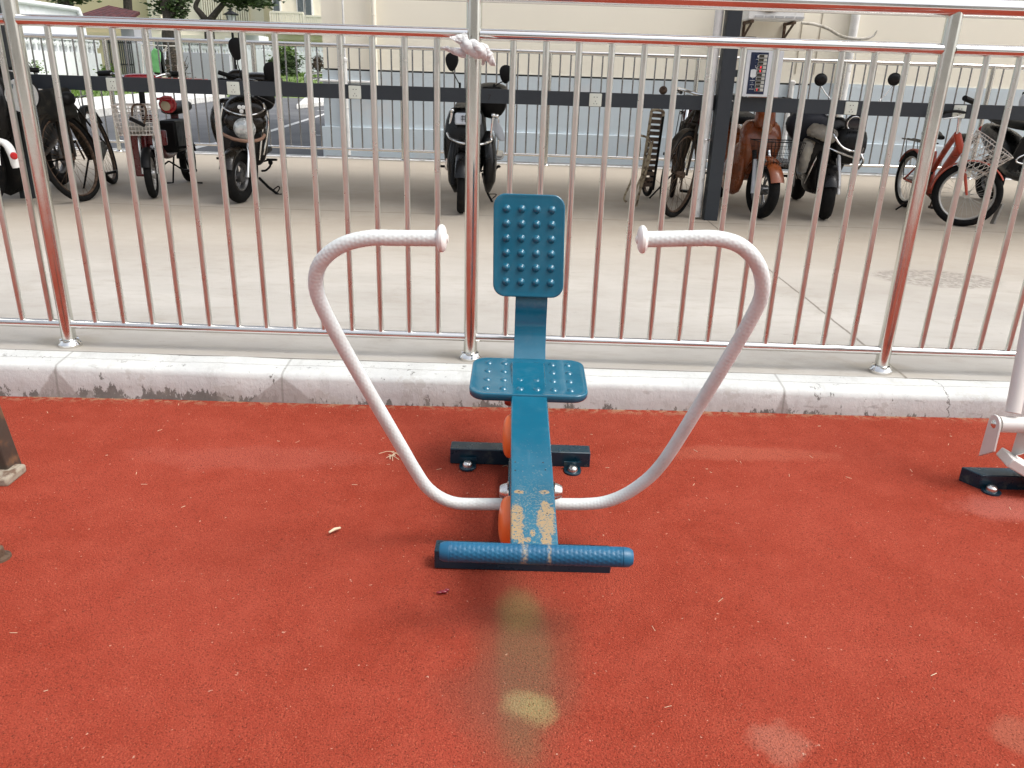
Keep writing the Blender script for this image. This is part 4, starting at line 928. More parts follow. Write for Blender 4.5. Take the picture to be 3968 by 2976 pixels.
for i in range(12):
    t = i / 11; c = fr(-.07 + .27 * t, -.03, .44 + .012 * math.sin(i * 1.9)); q = .036 + .008 * math.sin(i * 2.3)
    rs.append([c + fr.back * (math.cos(a) * .085) + V((0, 0, 1)) * (math.sin(a) * q) for a in [2 * math.pi * k / 14 for k in range(14)]])
zc = N('striped_cloth'); zc.bump(zc.noise(60, 4), .5, .004)
wv = zc.t.nodes.new('ShaderNodeTexWave'); wv.inputs['Scale'].default_value = 30; wv.inputs['Distortion'].default_value = 7; wv.inputs['Detail'].default_value = 1; wv.inputs['Detail Scale'].default_value = 1.2; zc.link(zc.pos, wv.inputs[0])
b.rings(rs); tag(b.build('striped_cloth', zc.set(color=zc.mix(zc.ramp(wv.outputs[1], .45, .55), (.035, .035, .035), (.30, .30, .29)), rough=.9), sub=1), 'black and white striped cloth bundled in the orange scooter basket', 'cloth')
b = MB(); b.lathe(fr(.0, .085, .69), -fr.back, [(0, .042), (.004, .040), (.0045, .034), (.002, .030)], 24); 
for k in range(4): b.box(fr(-.024 + .016 * k, .079, .69), (.010, .004, .026 - .004 * (k % 2)))
b.build('round_emblem', pbr('emblem_tan', (.36, .17, .09), .4), A)

# --- black scooter with round light, khaki gaiters slung over it
F4 = gd(1785, 480, .115); F4.y = 6.62
mB = [(at(3220, 388, 6.88), at(3181, 309, 6.86)), (at(3408, 392, 6.88), at(3466, 307, 6.86))]
F4 = V((2.50, 6.60, .115))
A, fr, fs = scooter('electric_scooter', 'black scooter with a round chrome ringed headlight and round mirrors', F4, a=7, lean=-3, steer=6, body=M['blackpaint'], mirrors=mB, mir='round', mr=.049, hb=.86, wr=.205, tr=.052, group=GR, stand=False, shield=((.28, .13), (.40, .17), (.54, .19), (.70, .19), (.80, .14)), sw=1.0)
b = MB(); b.rings(loftz(Fr(at(3170, 640, 6.95), 7), [(0, 0, -.24, .08, .16), (0, 0, -.12, .12, .22), (0, 0, .05, .13, .20), (0, 0, .22, .12, .12), (0, 0, .30, .06, .05)])); b.rings(loftz(Fr(at(3290, 560, 6.70), 7), [(0, 0, -.16, .10, .05), (0, 0, -.08, .13, .09), (0, 0, .06, .14, .09), (0, 0, .14, .10, .06)])); b.build('leg_shield', M['blackpaint'], A, sub=1, smooth=60)
hc_ = at(3312, 480, 6.66)
b = MB(); b.lathe(hc_, -fs.back, [(-.06, .05), (-.01, .072), (0, .074), (.004, .072)], 32); hl = b.build('headlight', M['blackpaint'], A)
MB().torus(hc_ - fs.back * .006, fs.back, .055, .006, 36, 8).build('headlight_ring', M['chrome'], hl); MB().lathe(hc_, -fs.back, [(0, .052), (.006, .045), (.010, .02), (.011, .001)], 28).build('lens', pbr('smoked_lens', (.035, .035, .04), .1), hl)
for pts_ in ([(3226, 500), (3238, 535), (3262, 568), (3295, 584), (3320, 585)], [(3208, 572), (3250, 590), (3300, 608), (3325, 615), (3345, 595)], [(3185, 575), (3168, 600), (3140, 660), (3118, 710)], [(3345, 575), (3338, 600), (3345, 625), (3325, 655)], [(3100, 540), (3085, 580), (3080, 650), (3088, 690)]):
    Yb_ = 6.52 if pts_[0][0] > 3205 else 6.75
    MB().tube(catmull([at(x_, y_, Yb_ + (.05 if i in (0, len(pts_) - 1) else 0)) for i, (x_, y_) in enumerate(pts_)], 5), .0085, 10).build('chrome_bar', M['chrome'], A)
b = MB(); b.tube([fs(.085, 0, .20), fs(.082, .02, .32), fs(.07, .07, .52)], [.022, .020, .014], 12); b.build('shock_absorber', M['alloy'], A)
kh = N('khaki_cloth'); kh.bump(kh.noise(38, 4, .6, stretch=(1, 1, 2.5)), .8, .01); KH = kh.set(color=kh.mix(kh.ramp(kh.noise(9, 4), .4, .65), (.36, .33, .27), (.24, .23, .21)), rough=.95)
G_ = thing('khaki_gaiters', at(3165, 560, 6.8), 'khaki padded leg gaiters slung over the front of the black scooter', 'clothing')
def puffy(path, rad_, name):
    pts = catmull(path, 5); rr = []
    for i in range(len(pts)):
        t = i / (len(pts) - 1) * (len(rad_) - 1); k = min(int(t), len(rad_) - 2); rr.append((rad_[k] + (rad_[k + 1] - rad_[k]) * (t - k)) * (1 + .07 * math.sin(i * 2.1)))
    MB().tube(pts, rr, 16).build(name, KH, G_, smooth=70)
puffy([at(3225, 530, 6.66), at(3190, 515, 6.62), at(3155, 505, 6.64), at(3142, 520, 6.70)], [.055, .058, .052, .03], 'upper_gaiter')
puffy([at(3138, 545, 6.72), at(3128, 570, 6.68), at(3118, 620, 6.68), at(3110, 665, 6.70)], [.045, .050, .040, .028], 'lower_gaiter')
b = MB(); b.tube(catmull([at(3122, 530, 6.66), at(3140, 535, 6.63), at(3160, 545, 6.62), at(3185, 560, 6.62)], 5), .010, 8); b.build('strap', M['black'], G_)
b = MB(); b.rings(loftz(fr, [(-.16, .22, .58, .10, .06), (-.17, .20, .70, .17, .09), (-.17, .20, .79, .17, .09), (-.16, .22, .85, .08, .05)])); b.build('hand_muff', pbr('navy_quilt', (.01, .012, .02), .6), A, sub=1, smooth=60)

# --- red electric bicycle with a white basket
maroon = pbr('maroon_paint', (.11, .008, .010), .3, dirt=(.09, .05, .03), dirt_amt=.15, coat=.3)
redp = pbr('bright_red', (.30, .008, .012), .2, coat=.4)
F5 = V((-2.97, 6.60, .115)); fr = Fr(F5, -6, -1); fs = Fr(F5, -16, -1)
A = thing('electric_bicycle', F5, 'maroon electric bicycle with a white wire front basket holding a folded lock', 'bicycle')
wheel(A, fs(0, 0, .19), fs.sd, .19, .030, M['rubber'], M['alloy'], 0, 6); wheel(A, fr(0, 1.05, .19), fr.sd, .19, .03, M['rubber'], M['alloy'], 0, 6)
fender(A, fs(0, 0, .19), fs.sd, .205, .07, 20, 160, M['black'], fs.up, 'front_fender'); fender(A, fr(0, 1.05, .19), fr.sd, .205, .08, 10, 160, M['black'], fr.up, 'rear_fender')
for s in (-1, 1): MB().tube([fs(s * .055, 0, .19), fs(s * .055, .04, .42), fs(s * .045, .08, .58)], [.013, .014, .016], 10).build('fork_leg', M['chrome'], A)
b = MB(); b.tube([fs(0, .08, .52), fs(0, .16, .90)], .022, 12); b.build('steering_tube', M['black'], A)
b = MB(); b.tube(catmull([fr(0, .12, .62), fr(0, .32, .34), fr(0, .62, .30), fr(0, .80, .40), fr(0, .84, .70)], 5), .035, 12); b.build('frame', maroon, A)
b = MB(); b.box(fr(-.085, .12, .33), (.12, .10, .34), fr.R()); b.box(fr(-.01, .14, .46), (.26, .05, .12), fr.R()); b.build('leg_guard', maroon, A, bevel=.012)
b = MB(); b.box(fr(.06, .55, .45), (.14, .34, .26), fr.R()); b.build('battery_box', M['black'], A, bevel=.02)
b = MB(); b.rings(lofty(fr, [(0, .70, .64, .07, .03), (0, .80, .65, .11, .045), (0, 1.02, .67, .13, .05), (0, 1.12, .69, .07, .03)])); b.build('seat', M['black'], A, sub=1, smooth=60)
b = MB(); b.tube(catmull([fs(-.28, .30, .93), fs(-.18, .22, .94), fs(0, .17, .89), fs(.18, .22, .94), fs(.28, .30, .93)], 5), .011, 10); ho = b.build('handlebar', M['chrome'], A)
for s in (-1, 1): MB().tube([fs(s * .22, .25, .945), fs(s * .32, .33, .94)], .022, 12).build('grip', M['black'], ho)
b = MB(); b.ell(fs(0, .22, .915), (.16, .06, .03), 20, 10, fs.R()); b.build('dashboard', redp, A, smooth=60)
basket(A, fs, (-.045, -.03, .50), .25, .19, .29, .22, .22, M['wire'], 10, 6, 7, .0030, .0055)
# heart shaped red shell on the right bar end
b = MB(); q = at(650, 405, 6.75); b.torus(q, fs.back, .055, .012, 32, 8); b.lathe(q + fs.back * .01, -fs.back, [(0, .055), (.01, .05), (.02, .03), (.021, .001)], 24); b.build('round_shell', [redp], A)
MB().lathe(q - fs.back * .002 - V((.018, 0, .012)), -fs.back, [(0, .042), (.014, .036), (.018, .02), (.0185, .001)], 24).build('shell_inset', pbr('beige_shell', (.42, .36, .24), .4), A)
b = MB(); b.tube(catmull([at(590, 383, 6.72), at(620, 382, 6.70), at(640, 375, 6.70), at(665, 378, 6.72)], 5), .010, 8); b.build('red_trim', redp, A)
for s in (-1, 1):
    b = MB(); b.tube([fr(0, .50, .24), fr(s * .12, .50, .16 + .0 * s)], .008, 8); b.box(fr(s * .17, .50, .16), (.10, .06, .022), fr.R()); b.build('pedal', M['black'], A, bevel=.003)
    b = MB(); b.tube([fr(s * .04, .80, .28), fr(s * .10, .86, .012), fr(s * .16, .86, .010)], .008, 8); b.build('stand_leg', M['black'], A)
b = MB(); b.bar(fr(.12, .40, .36), fr(.26, .40, .38), .06, .02); b.build('foot_rest', M['black'], A, bevel=.004)
L_ = thing('folded_lock', at(560, 440, 6.40), 'black U shaped lock hanging on the white basket', 'lock')
LK = [at(512, 450, 6.44), at(512, 420, 6.44), at(522, 406, 6.44), at(540, 404, 6.44), at(560, 412, 6.44), at(566, 440, 6.44), at(558, 480, 6.43)]
MB().tube(catmull(LK, 5), .008, 10).build('shackle', M['rust'], L_); b = MB(); b.bar(at(503, 458, 6.43), at(562, 487, 6.43), .03, .026); b.build('crossbar', M['black'], L_, bevel=.006)
pb = N('clear_bag'); pb.bump(pb.noise(35, 4), .8, .01); b = MB(); b.ell(fs(-.045, -.03, .555), (.11, .085, .05), 20, 12, fs.R())
tag(b.build('plastic_bag', pb.set(color=(.36, .36, .33), rough=.25)), 'crumpled grey plastic bag in the white basket', 'bag')

# --- bicycles
def bicycle(name, label, Fp, a, lean, steer, R=.33, r=.019, wb=1.08, fm=None, tm=None, rimm=None, fend=True, hbh=1.0, low=True, seat_h=.84, seatm=None, group=None, frame_r=.018, fork_m=None, bar='city', rack=True, stand=True, cat='bicycle'):
    fr = Fr(Fp, a, lean); fs = Fr(Fp, a + steer, lean); A = thing(name, Fp, label, cat, group); fm = fm or M['blackpaint']
    # steering pivots round the head axis, so shift the steered wheel to keep its hub below the head
    wheel(A, fs(0, 0, R), fs.sd, R, r, M['rubber'], rimm or M['alloy'], 28, name='wheel'); wheel(A, fr(0, wb, R), fr.sd, R, r, M['rubber'], rimm or M['alloy'], 28)
    if fend:
        fender(A, fs(0, 0, R), fs.sd, R + .012, .055, 30, 175, fend if fend is not True else fm, fs.up, 'front_fender', crown=.2); fender(A, fr(0, wb, R), fr.sd, R + .012, .055, 5, 150, fend if fend is not True else fm, fr.up, 'rear_fender', crown=.2)
    head0, head1 = fs(0, .10, R * 2 + .06), fs(0, .16, R * 2 + .20)
    b = MB()
    for s in (-1, 1): b.tube([fs(s * .05, 0, R), fs(s * .045, .05, R * 1.7), fs(s * .035, .09, R * 2 + .04)], [.009, .012, .013], 8)
    b.tube([fs(-.035, .09, R * 2 + .04), fs(.035, .09, R * 2 + .04)], .013, 8); b.build('fork', fork_m or fm, A)
    bb_ = fr(0, wb * .58, R * .82); st_ = fr(0, wb * .66, R * 2 + .02); sp_ = fr(0, wb * .70, seat_h)
    b = MB(); b.tube([head0, head1], frame_r * 1.2, 12)
    b.tube([head0 + (head1 - head0) * .3, bb_], frame_r * 1.5, 12)
    if not low: b.tube([head1, st_], frame_r, 12)
    else: b.tube(catmull([head1, (head1 + bb_) / 2 + fr.up * .12, (bb_ + st_) / 2], 4), frame_r, 10)
    b.tube([bb_, st_], frame_r, 12)
    for s in (-1, 1): b.tube([bb_ + fr.sd * s * .02, fr(s * .05, wb, R)], .009, 8); b.tube([st_ + fr.sd * s * .015, fr(s * .05, wb, R)], .008, 8)
    b.build('frame', fm, A)
    MB().tube([st_, sp_], .012, 10).build('seat_post', M['chrome'], A)
    b = MB(); sf_ = Fr(sp_, a, lean); b.rings(lofty(sf_, [(0, -.16, .02, .012, .015), (0, -.10, .02, .022, .02), (0, .0, .03, .06, .03), (0, .08, .04, .09, .035), (0, .13, .04, .06, .03)])); b.build('saddle', seatm or M['black'], A, sub=1, smooth=60)
    MB().tube([head1, fs(0, .17, hbh - .02)], .013, 10).build('stem', M['chrome'], A)
    b = MB(); b.tube(catmull([fs(-.27, .36, hbh - .02), fs(-.23, .22, hbh + .01), fs(-.10, .14, hbh), fs(0, .13, hbh - .01), fs(.10, .14, hbh), fs(.23, .22, hbh + .01), fs(.27, .36, hbh - .02)], 5), .011, 10); ho = b.build('handlebar', M['chrome'] if bar == 'city' else M['black'], A)
    for s in (-1, 1): MB().tube([fs(s * .245, .27, hbh + .0), fs(s * .272, .38, hbh - .022)], .017, 10).build('grip', M['black'], ho); MB().tube([fs(s * .18, .15, hbh - .01), fs(s * .24, .18, hbh - .03), fs(s * .28, .27, hbh - .045)], .005, 6).build('brake_lever', M['alloy'], ho)
    b = MB(); b.lathe(bb_ + fr.sd * .03, fr.sd, [(0, .085), (.004, .085), (.005, .07)], 24); b.tube([bb_ + fr.sd * .05, bb_ + fr.sd * .05 + fr.up * -.15 + fr.back * .05], .008, 8); b.tube([bb_ - fr.sd * .05, bb_ - fr.sd * .05 + fr.up * .15 - fr.back * .05], .008, 8); b.build('crank', M['rust'], A)
    for s in (-1, 1): MB().box(bb_ + fr.sd * s * .10 + (fr.up * -.15 + fr.back * .05) * s, (.10, .06, .02), fr.R()).build('pedal', M['black'], A)
    b = MB(); b.prism([bb_ + fr.sd * .045 + fr.up * .09 - fr.back * .05, fr(.045, wb, R + .04), fr(.045, wb + .03, R - .03), bb_ + fr.sd * .045 - fr.up * .09], fr.sd * .006); b.build('chain_guard', fm, A)
    if rack:
        b = MB()
        for s in (-1, 0, 1): b.tube([fr(s * .05, wb * .72, R * 2 + .08), fr(s * .05, wb + .20, R * 2 + .09)], .005, 6)
        for y_ in (wb * .72, wb, wb + .20): b.tube([fr(-.05, y_, R * 2 + .085), fr(.05, y_, R * 2 + .085)], .005, 6)
        for s in (-1, 1): b.tube([fr(s * .05, wb + .1, R * 2 + .08), fr(s * .06, wb, R)], .004, 6)
        b.build('rear_rack', M['blackpaint'], A)
    if stand: MB().tube([fr(-.03, wb * .62, R * .8), fr(-.20, wb * .72, .012)], .008, 8).build('kickstand', M['black'], A)
    return A, fr, fs
bike_rust = pbr('old_bike_paint', (.018, .015, .011), .5, .2, dirt=(.05, .036, .024), dirt_amt=.4, dscale=18, spec=.2)
A, fr, fs = bicycle('bicycle', 'dusty black bicycle leaning left with a dark box on its front', V((-3.39, 6.33, .115)), -14, -13, 20, R=.335, r=.021, wb=1.02, fm=bike_rust, rimm=M['rust'], hbh=.86, group='old bicycles under the shelter')
b = MB(); b.box(fs(-.02, .0, .72), (.30, .22, .22), fs.R()); b.build('front_box', pbr('grimy_box', (.011, .011, .009), .6, dirt=(.04, .036, .028), dirt_amt=.4, dscale=16, spec=.2), A, bevel=.02)
b = MB(); b.ell(at(262, 382, 6.3), (.05, .07, .05)); b.build('glove', M['black'], A)
A, fr, fs = bicycle('bicycle', 'old black roadster bicycle with a round bell, left of the white drain pipe', V((1.25, 6.47, .115)), 9, 4, 25, R=.335, r=.021, wb=1.16, fm=bike_rust, hbh=.94, rimm=M['rust'], group='old bicycles under the shelter', low=False)
MB().ell(at(2570, 350, 6.62), (.032, .032, .032)).build('bell', M['rust'], A, smooth=60)
b = MB(); b.ell(at(2690, 450, 7.45), (.10, .10, .10)); tag(b.build('bag', pbr('wine_cloth', (.06, .008, .012), .7, bump=.5, bscale=30)), 'wine red cloth bag on the back of the old roadster bicycle', 'bag')
fb = pbr('orange_red_paint', (.42, .055, .025), .35, dirt=(.18, .05, .03), dirt_amt=.25)
A, fr, fs = bicycle('bicycle', 'orange red small wheeled bicycle with its front wheel turned broadside', V((3.55, 6.48, .115)), 0, 0, -62, R=.25, r=.026, wb=1.0, fm=fb, rimm=pbr('grey_rim', (.50, .49, .46), .4, .6), hbh=.86, low=True, frame_r=.023, seat_h=.62, group='old bicycles under the shelter', bar='black')
b = MB(); b0 = at(3790, 620, 6.52)
def bask(u, t): # conical round basket tipped to the right
    axv = V((.55, -.35, 1)).normalized(); uu, vv, _ = frame(axv); rr_ = .095 + .075 * t
    return b0 + axv * (t - .5) * .26 + (uu * math.cos(u) + vv * math.sin(u)) * rr_
b0 = at(3800, 612, 6.40) 
for k in range(20):
    b.tube([bask(2 * math.pi * k / 20 + t * .9, t) for t in (0, .33, .66, 1)], .0024, 4); b.tube([bask(2 * math.pi * k / 20 - t * .9, t) for t in (0, .33, .66, 1)], .0024, 4)
for t in (0, .25, .5, .75, 1): b.tube([bask(2 * math.pi * k / 24, t) for k in range(24)], .0036 if t in (0, 1) else .0024, 6, closed=True)
b.build('basket', M['wire'], A)
b = MB(); sf_ = Fr(at(3745, 545, 6.75), 10, 0); b.rings(lofty(sf_, [(0, -.13, .0, .02, .02), (0, -.05, .01, .05, .03), (0, .05, .02, .08, .035), (0, .10, .02, .05, .03)])); b.build('child_saddle', M['black'], A, sub=1, smooth=60)
b = MB(); b.tube([at(3772, 395, 6.62), at(3738, 380, 6.55)], .021, 12); b.build('raised_grip', M['black'], A)
A2 = thing('pedal_block', (3.86, 6.42, .115), 'flat grey pedal board standing on the floor beside the small wheeled bicycle', 'board')
b = MB(); b.bar(at(3880, 790, 6.42), at(3845, 868, 6.40), .016, .05, up=(0, 1, 0)); b.build('board', pbr('grey_board', (.20, .19, .17), .6), A2, bevel=.003)

# --- folded hand cart leaning beside the bicycle
tan = pbr('tan_tube', (.36, .30, .20), .6, dirt=(.10, .06, .035), dirt_amt=.4, dscale=25); slat = pbr('brown_slat', (.085, .055, .035), .7, dirt=(.03, .02, .015), dirt_amt=.3)
A = thing('folded_cart', (.97, 6.95, .115), 'folded hand cart of tan tubes and brown slats leaning left of the old bicycle', 'cart')
tl, tr_, bl_, brr = at(2524, 432, 7.05), at(2572, 436, 7.05), at(2480, 735, 7.15), at(2530, 735, 7.15)
for k, (p, q) in enumerate(((tl, bl_), (tr_, brr))):
    MB().tube([p, (p + q) / 2, q], .012, 10).build('side_rail', tan if k == 0 else M['black'], A)
MB().tube(catmull([tl + V((0, 0, -.03)), tl + V((.01, 0, .01)), tr_ + V((-.01, 0, .01)), tr_ + V((0, 0, -.03))], 4), .012, 10).build('top_bow', tan, A)
for k in range(13):
    t = (k + .6) / 13.5; p, q = tl + (bl_ - tl) * t, tr_ + (brr - tr_) * t; MB().bar(p, q, .032, .010, up=(0, -1, .1)).build('slat', slat, A)
for pts_ in ([(2482, 525), (2502, 530), (2516, 545), (2520, 570), (2495, 660), (2460, 745), (2452, 795), (2458, 802), (2466, 798), (2480, 740), (2520, 610)], [(2480, 535), (2476, 600), (2450, 690), (2422, 755), (2420, 775), (2428, 782)], [(2530, 545), (2508, 650), (2480, 740), (2470, 770)]):
    MB().tube(catmull([at(x_, y_, 6.98) for x_, y_ in pts_], 4), .009, 8).build('folded_leg', tan, A)
wheel(A, at(2510, 705, 7.55) * 1.0, V((1, .2, 0)), .13, .018, M['rubber'], M['rust'], 16)

# --- dark cargo tricycle-like scooter seen from its back end at the left edge
F6 = V((-3.86, 6.05, .115)); fr = Fr(F6, 0, 0)
A, fr, fs = scooter('electric_scooter', 'black scooter with a white rear mudguard and round red reflector at the left edge', V((-3.93, 5.98, .115)), a=-4, lean=0, steer=0, body=M['blackpaint'], mirrors=[], hb=.95, group=GR, stand=False, wr=.26, tr=.045, wb=1.15)
fender(A, at(8, 690, 5.98), V((.9, .4, 0)), .29, .09, 25, 80, M['white'], V((0, 0, 1)), 'white_mudguard')
b = MB(); b.tube(catmull([at(0, 545, 5.95), at(30, 565, 5.93), at(52, 610, 5.92), at(66, 650, 5.92)], 6), [.02, .022, .024, .026, .027, .028, .029, .030, .031, .031, .030, .030, .030, .031, .032, .032, .032, .030, .028], 12); b.build('mudguard_flap', M['white'], A, smooth=60)
MB().lathe(at(54, 604, 5.88), (.15, -1, 0), [(0, .026), (.006, .024), (.010, .016), (.0105, .001)], 20).build('reflector', pbr('red_lens', (.5, .02, .02), .15), A)
mm = N('mirror_glass'); MG = mm.set(color=(.82, .84, .85), metal=1.0, rough=.06)
q = at(84, 372, 5.99); b = MB(); b.lathe(q + V((0, .03, 0)), (.1, -1, .12), [(0, .06), (.02, .118), (.03, .125), (.036, .122)], 40); mo = b.build('round_mirror', M['black'], A)
MB().lathe(q + V((0, .03, 0)), (.1, -1, .12), [(.0365, .114), (.040, .08), (.0415, .04), (.042, .001)], 40).build('mirror_glass', MG, mo, smooth=70)
b = MB(); b.rings(loftz(Fr((-3.96, 6.30, .115)), [(0, 0, .02, .14, .05), (0, 0, .30, .165, .08), (0, 0, .60, .18, .10), (-.04, 0, .86, .22, .12), (-.04, 0, .98, .18, .1)])); b.build('tail_box', M['black'], A, sub=1, smooth=60)

# --- scooter cut by the right edge
A, fr, fs = scooter('electric_scooter', 'black scooter with fringed leg cover cut by the right edge of the photo', V((4.66, 7.0, .115)), a=0, lean=0, steer=0, body=M['blackpaint'], mirrors=[], hb=1.0, group=GR, stand=False)
b = MB(); b.prism([at(3962, 540, 6.8), at(3900, 658, 6.8), at(3912, 655, 6.8), at(3916, 668, 6.8), at(3928, 655, 6.8), at(3938, 668, 6.8), at(3968, 610, 6.8), at(4000, 600, 6.8), at(4000, 500, 6.8)], (0, .02, 0)); b.build('leg_cover', M['black'], A)
MB().tube(catmull([at(3968, 600, 6.76), at(3945, 612, 6.76), at(3938, 625, 6.76), at(3950, 632, 6.76), at(3975, 636, 6.76)], 5), .007, 8).build('pale_tube', M['chrome'], A)
MB().ell(at(3970, 395, 6.9), (.04, .04, .07)).build('pale_mirror', pbr('pale_grey', (.55, .58, .62), .4), A)

# ================================================================ beyond the road: walls, houses, trees
random.seed(21)
wh = pbr('white_render', (.74, .76, .77), .8, var=.03, dirt=(.6, .6, .58), dirt_amt=.1, dscale=.8)
gy = pbr('grey_shade_render', (.40, .40, .44), .85, var=.05, vscale=.6)  # grey tone carries the shadow on the compound wall
crm = pbr('pale_cream_far', (.80, .75, .62), .85, var=.03, vscale=.3)
crm_shade = pbr('shaded_cream_far', (.50, .44, .28), .85, var=.05, vscale=.4)  # cream block in shadow: the shade is mixed into this ochre tone
winm = pbr('far_window', (.10, .12, .13), .15)
tile = N('red_tiles'); wv = tile.t.nodes.new('ShaderNodeTexWave'); wv.inputs['Scale'].default_value = 2.2; wv.bands_direction = 'X'; tile.link(tile.pos, wv.inputs[0]); tile.bump(wv.outputs[1], .8, .08)
TILE = tile.set(color=tile.mix(tile.ramp(tile.noise(5, 5), .35, .7), (.045, .008, .011), (.09, .020, .022)), rough=.6)
# white wall with fretwork top, running away from the viewer on the far left
XW = -18.4
WL = thing('compound_wall', (XW, 33, .3), 'white compound wall with zigzag fretwork top beside the white house at far left', 'wall')
b = MB(); b.box((XW - .12, 32.5, .75), (.24, 10, 1.34)); b.build('wall', wh, WL)
b = MB(); b.box((XW - .12, 32.5, 1.90), (.26, 10, .07)); b.box((XW - .30, 32.5, 1.64), (.06, 10, .46))
for i in range(26):
    y = 27.7 + .38 * i
    b.bar((XW - .06, y, 1.42), (XW - .06, y, 1.88), .08, .12, up=(0, 1, 0))
    b.bar((XW - .05, y, 1.86), (XW - .05, y + .19, 1.66), .10, .05, up=(1, 0, 0)); b.bar((XW - .05, y + .19, 1.66), (XW - .05, y + .38, 1.86), .10, .05, up=(1, 0, 0))
b.build('fretwork', wh, WL)
WH = thing('house', (XW - 3, 34, .3), 'white house wall with a thick white gutter pipe behind the zigzag wall', 'house')
b = MB(); b.box((XW - 3.4, 32.6, 1.7), (5.6, 9.2, 2.9)); b.build('wall', wh, WH)
MB().tube([(XW - .55, 27, 3.12), (XW - .55, 37.2, 3.12)], .10, 14).build('gutter', wh, WH); MB().tube([(XW - .5, 37.1, 3.15), (XW - .45, 37.15, 2.9), (XW - .3, 37.15, .5)], .09, 12).build('downpipe', wh, WH)
# tiled gatehouse
GH = thing('gatehouse', (-16.6, 42, .6), 'low gatehouse with dark red tiled roof and barred gate', 'gatehouse')
ga, gb = at(360, 42, 40), at(565, 82, 44)
b = MB(); b.prism([V((ga.x - .2, 38, ga.z - .55)), V((gb.x + .2, 41, gb.z - .35)), V((gb.x + .2, 43, gb.z + .25)), V((ga.x - .2, 42, ga.z + .25))], (0, 0, .12)); b.build('roof', TILE, GH)
b = MB(); b.box(((ga.x + gb.x) / 2, 43.5, 1.6), (gb.x - ga.x, 2, 2.2)); b.build('wall', gy, GH)
p0, p1 = at(494, 170, 39), at(556, 170, 39); b = MB(); b.box(((p0.x + p1.x) / 2, 39.2, 1.15), (p1.x - p0.x, .5, 1.5)); b.build('pillar', wh, GH)
p0, p1 = at(398, 170, 38), at(492, 170, 38); b = MB()
for i in range(13): x = p0.x + (p1.x - p0.x) * i / 12; b.box((x, 38.4, 1.2), (.05, .05, 1.7))
b.box(((p0.x + p1.x) / 2, 38.4, 1.9), (p1.x - p0.x, .05, .06)); b.box(((p0.x + p1.x) / 2, 38.4, 1.0), (p1.x - p0.x, .05, .06)); b.build('gate_bars', pbr('dark_iron', (.05, .05, .05), .5), GH)
# wall with its shade put into a grey colour, and white wall
p0, p1 = at(630, 180, 40), at(884, 185, 40)
W2 = thing('compound_wall', ((p0.x + p1.x) / 2, 40, .7), 'grey shaded compound wall with white fretwork, behind the green shirt', 'wall')
b = MB(); b.box(((p0.x + p1.x) / 2, 40.1, 1.60 - .75), (p1.x - p0.x, .2, 1.5)); b.build('wall', gy, W2)
b = MB(); n = 22
for i in range(n + 1):
    x = p0.x + (p1.x - p0.x) * i / n; b.box((x, 40.08, 1.80), (.07, .08, .42))
    if i < n: d = (p1.x - p0.x) / n; b.bar((x, 40.06, 2.0), (x + d / 2, 40.06, 1.72), .05, .05, up=(0, 1, 0)); b.bar((x + d / 2, 40.06, 1.72), (x + d, 40.06, 2.0), .05, .05, up=(0, 1, 0))
b.box(((p0.x + p1.x) / 2, 40.1, 2.05), (p1.x - p0.x, .2, .10)); b.build('fretwork', wh, W2)
p0, p1 = at(884, 180, 43), at(1500, 190, 43)
W3 = thing('compound_wall', ((p0.x + p1.x) / 2, 43, .7), 'long white compound wall behind the green shrub, left of the cream building', 'wall')
b = MB(); b.box(((p0.x + p1.x) / 2, 43.1, 1.1), (p1.x - p0.x, .2, 1.5)); b.build('wall', wh, W3)
b = MB(); n = 50
for i in range(n + 1):
    x = p0.x + (p1.x - p0.x) * i / n; b.box((x, 43.08, 1.98), (.08, .08, .34))
    if i < n: d = (p1.x - p0.x) / n; b.bar((x, 43.06, 2.12), (x + d / 2, 43.06, 1.9), .05, .05, up=(0, 1, 0)); b.bar((x + d / 2, 43.06, 1.9), (x + d, 43.06, 2.12), .05, .05, up=(0, 1, 0))
b.box(((p0.x + p1.x) / 2, 43.1, 2.18), (p1.x - p0.x, .2, .08)); b.build('fretwork', wh, W3)
q = at(893, 180, 42.6); b = MB(); b.box((q.x, 42.6, 1.45), (.35, .4, 1.8)); b.build('pillar', wh, W3)
# far apartment blocks
def block(label, x0, x1, Y, top, mat, cols_, z_rows, balc=None):
    t = thing('apartment_building', ((x0 + x1) / 2, Y, .8), label, 'building')
    b = MB(); b.box(((x0 + x1) / 2, Y + 5, top / 2), (x1 - x0, 10, top)); b.build('wall', mat, t)
    b = MB(); b.box(((x0 + x1) / 2, Y - .1, 2.75), (x1 - x0, .25, .25)); b.build('floor_band', mat, t)
    for z in z_rows:
        for x in cols_:
            b = MB(); b.box((x, Y - .03, z), (1.2, .12, 1.3)); o = b.build('window', M['white'], t); b = MB()
            b.box((x - .28, Y - .10, z), (.5, .04, 1.15)); b.box((x + .28, Y - .10, z), (.5, .04, 1.15)); b.build('pane', winm, o)
    return t
l0, l1 = at(250, 50, 58).x, at(582, 50, 58).x
block('cream apartment block with its shade painted as ochre, behind the tiled gatehouse and first trunks', l0 - 6, l1, 58, 12, crm_shade, [l0 + 2], [7.5])
T_ = block('bright cream apartment block with ribbed panels behind the lantern and forked tree', l1 + .1, at(1030, 50, 58).x, 57.5, 12, crm, [at(612, 85, 57).x, at(735, 85, 57).x], [2.0])
b = MB()
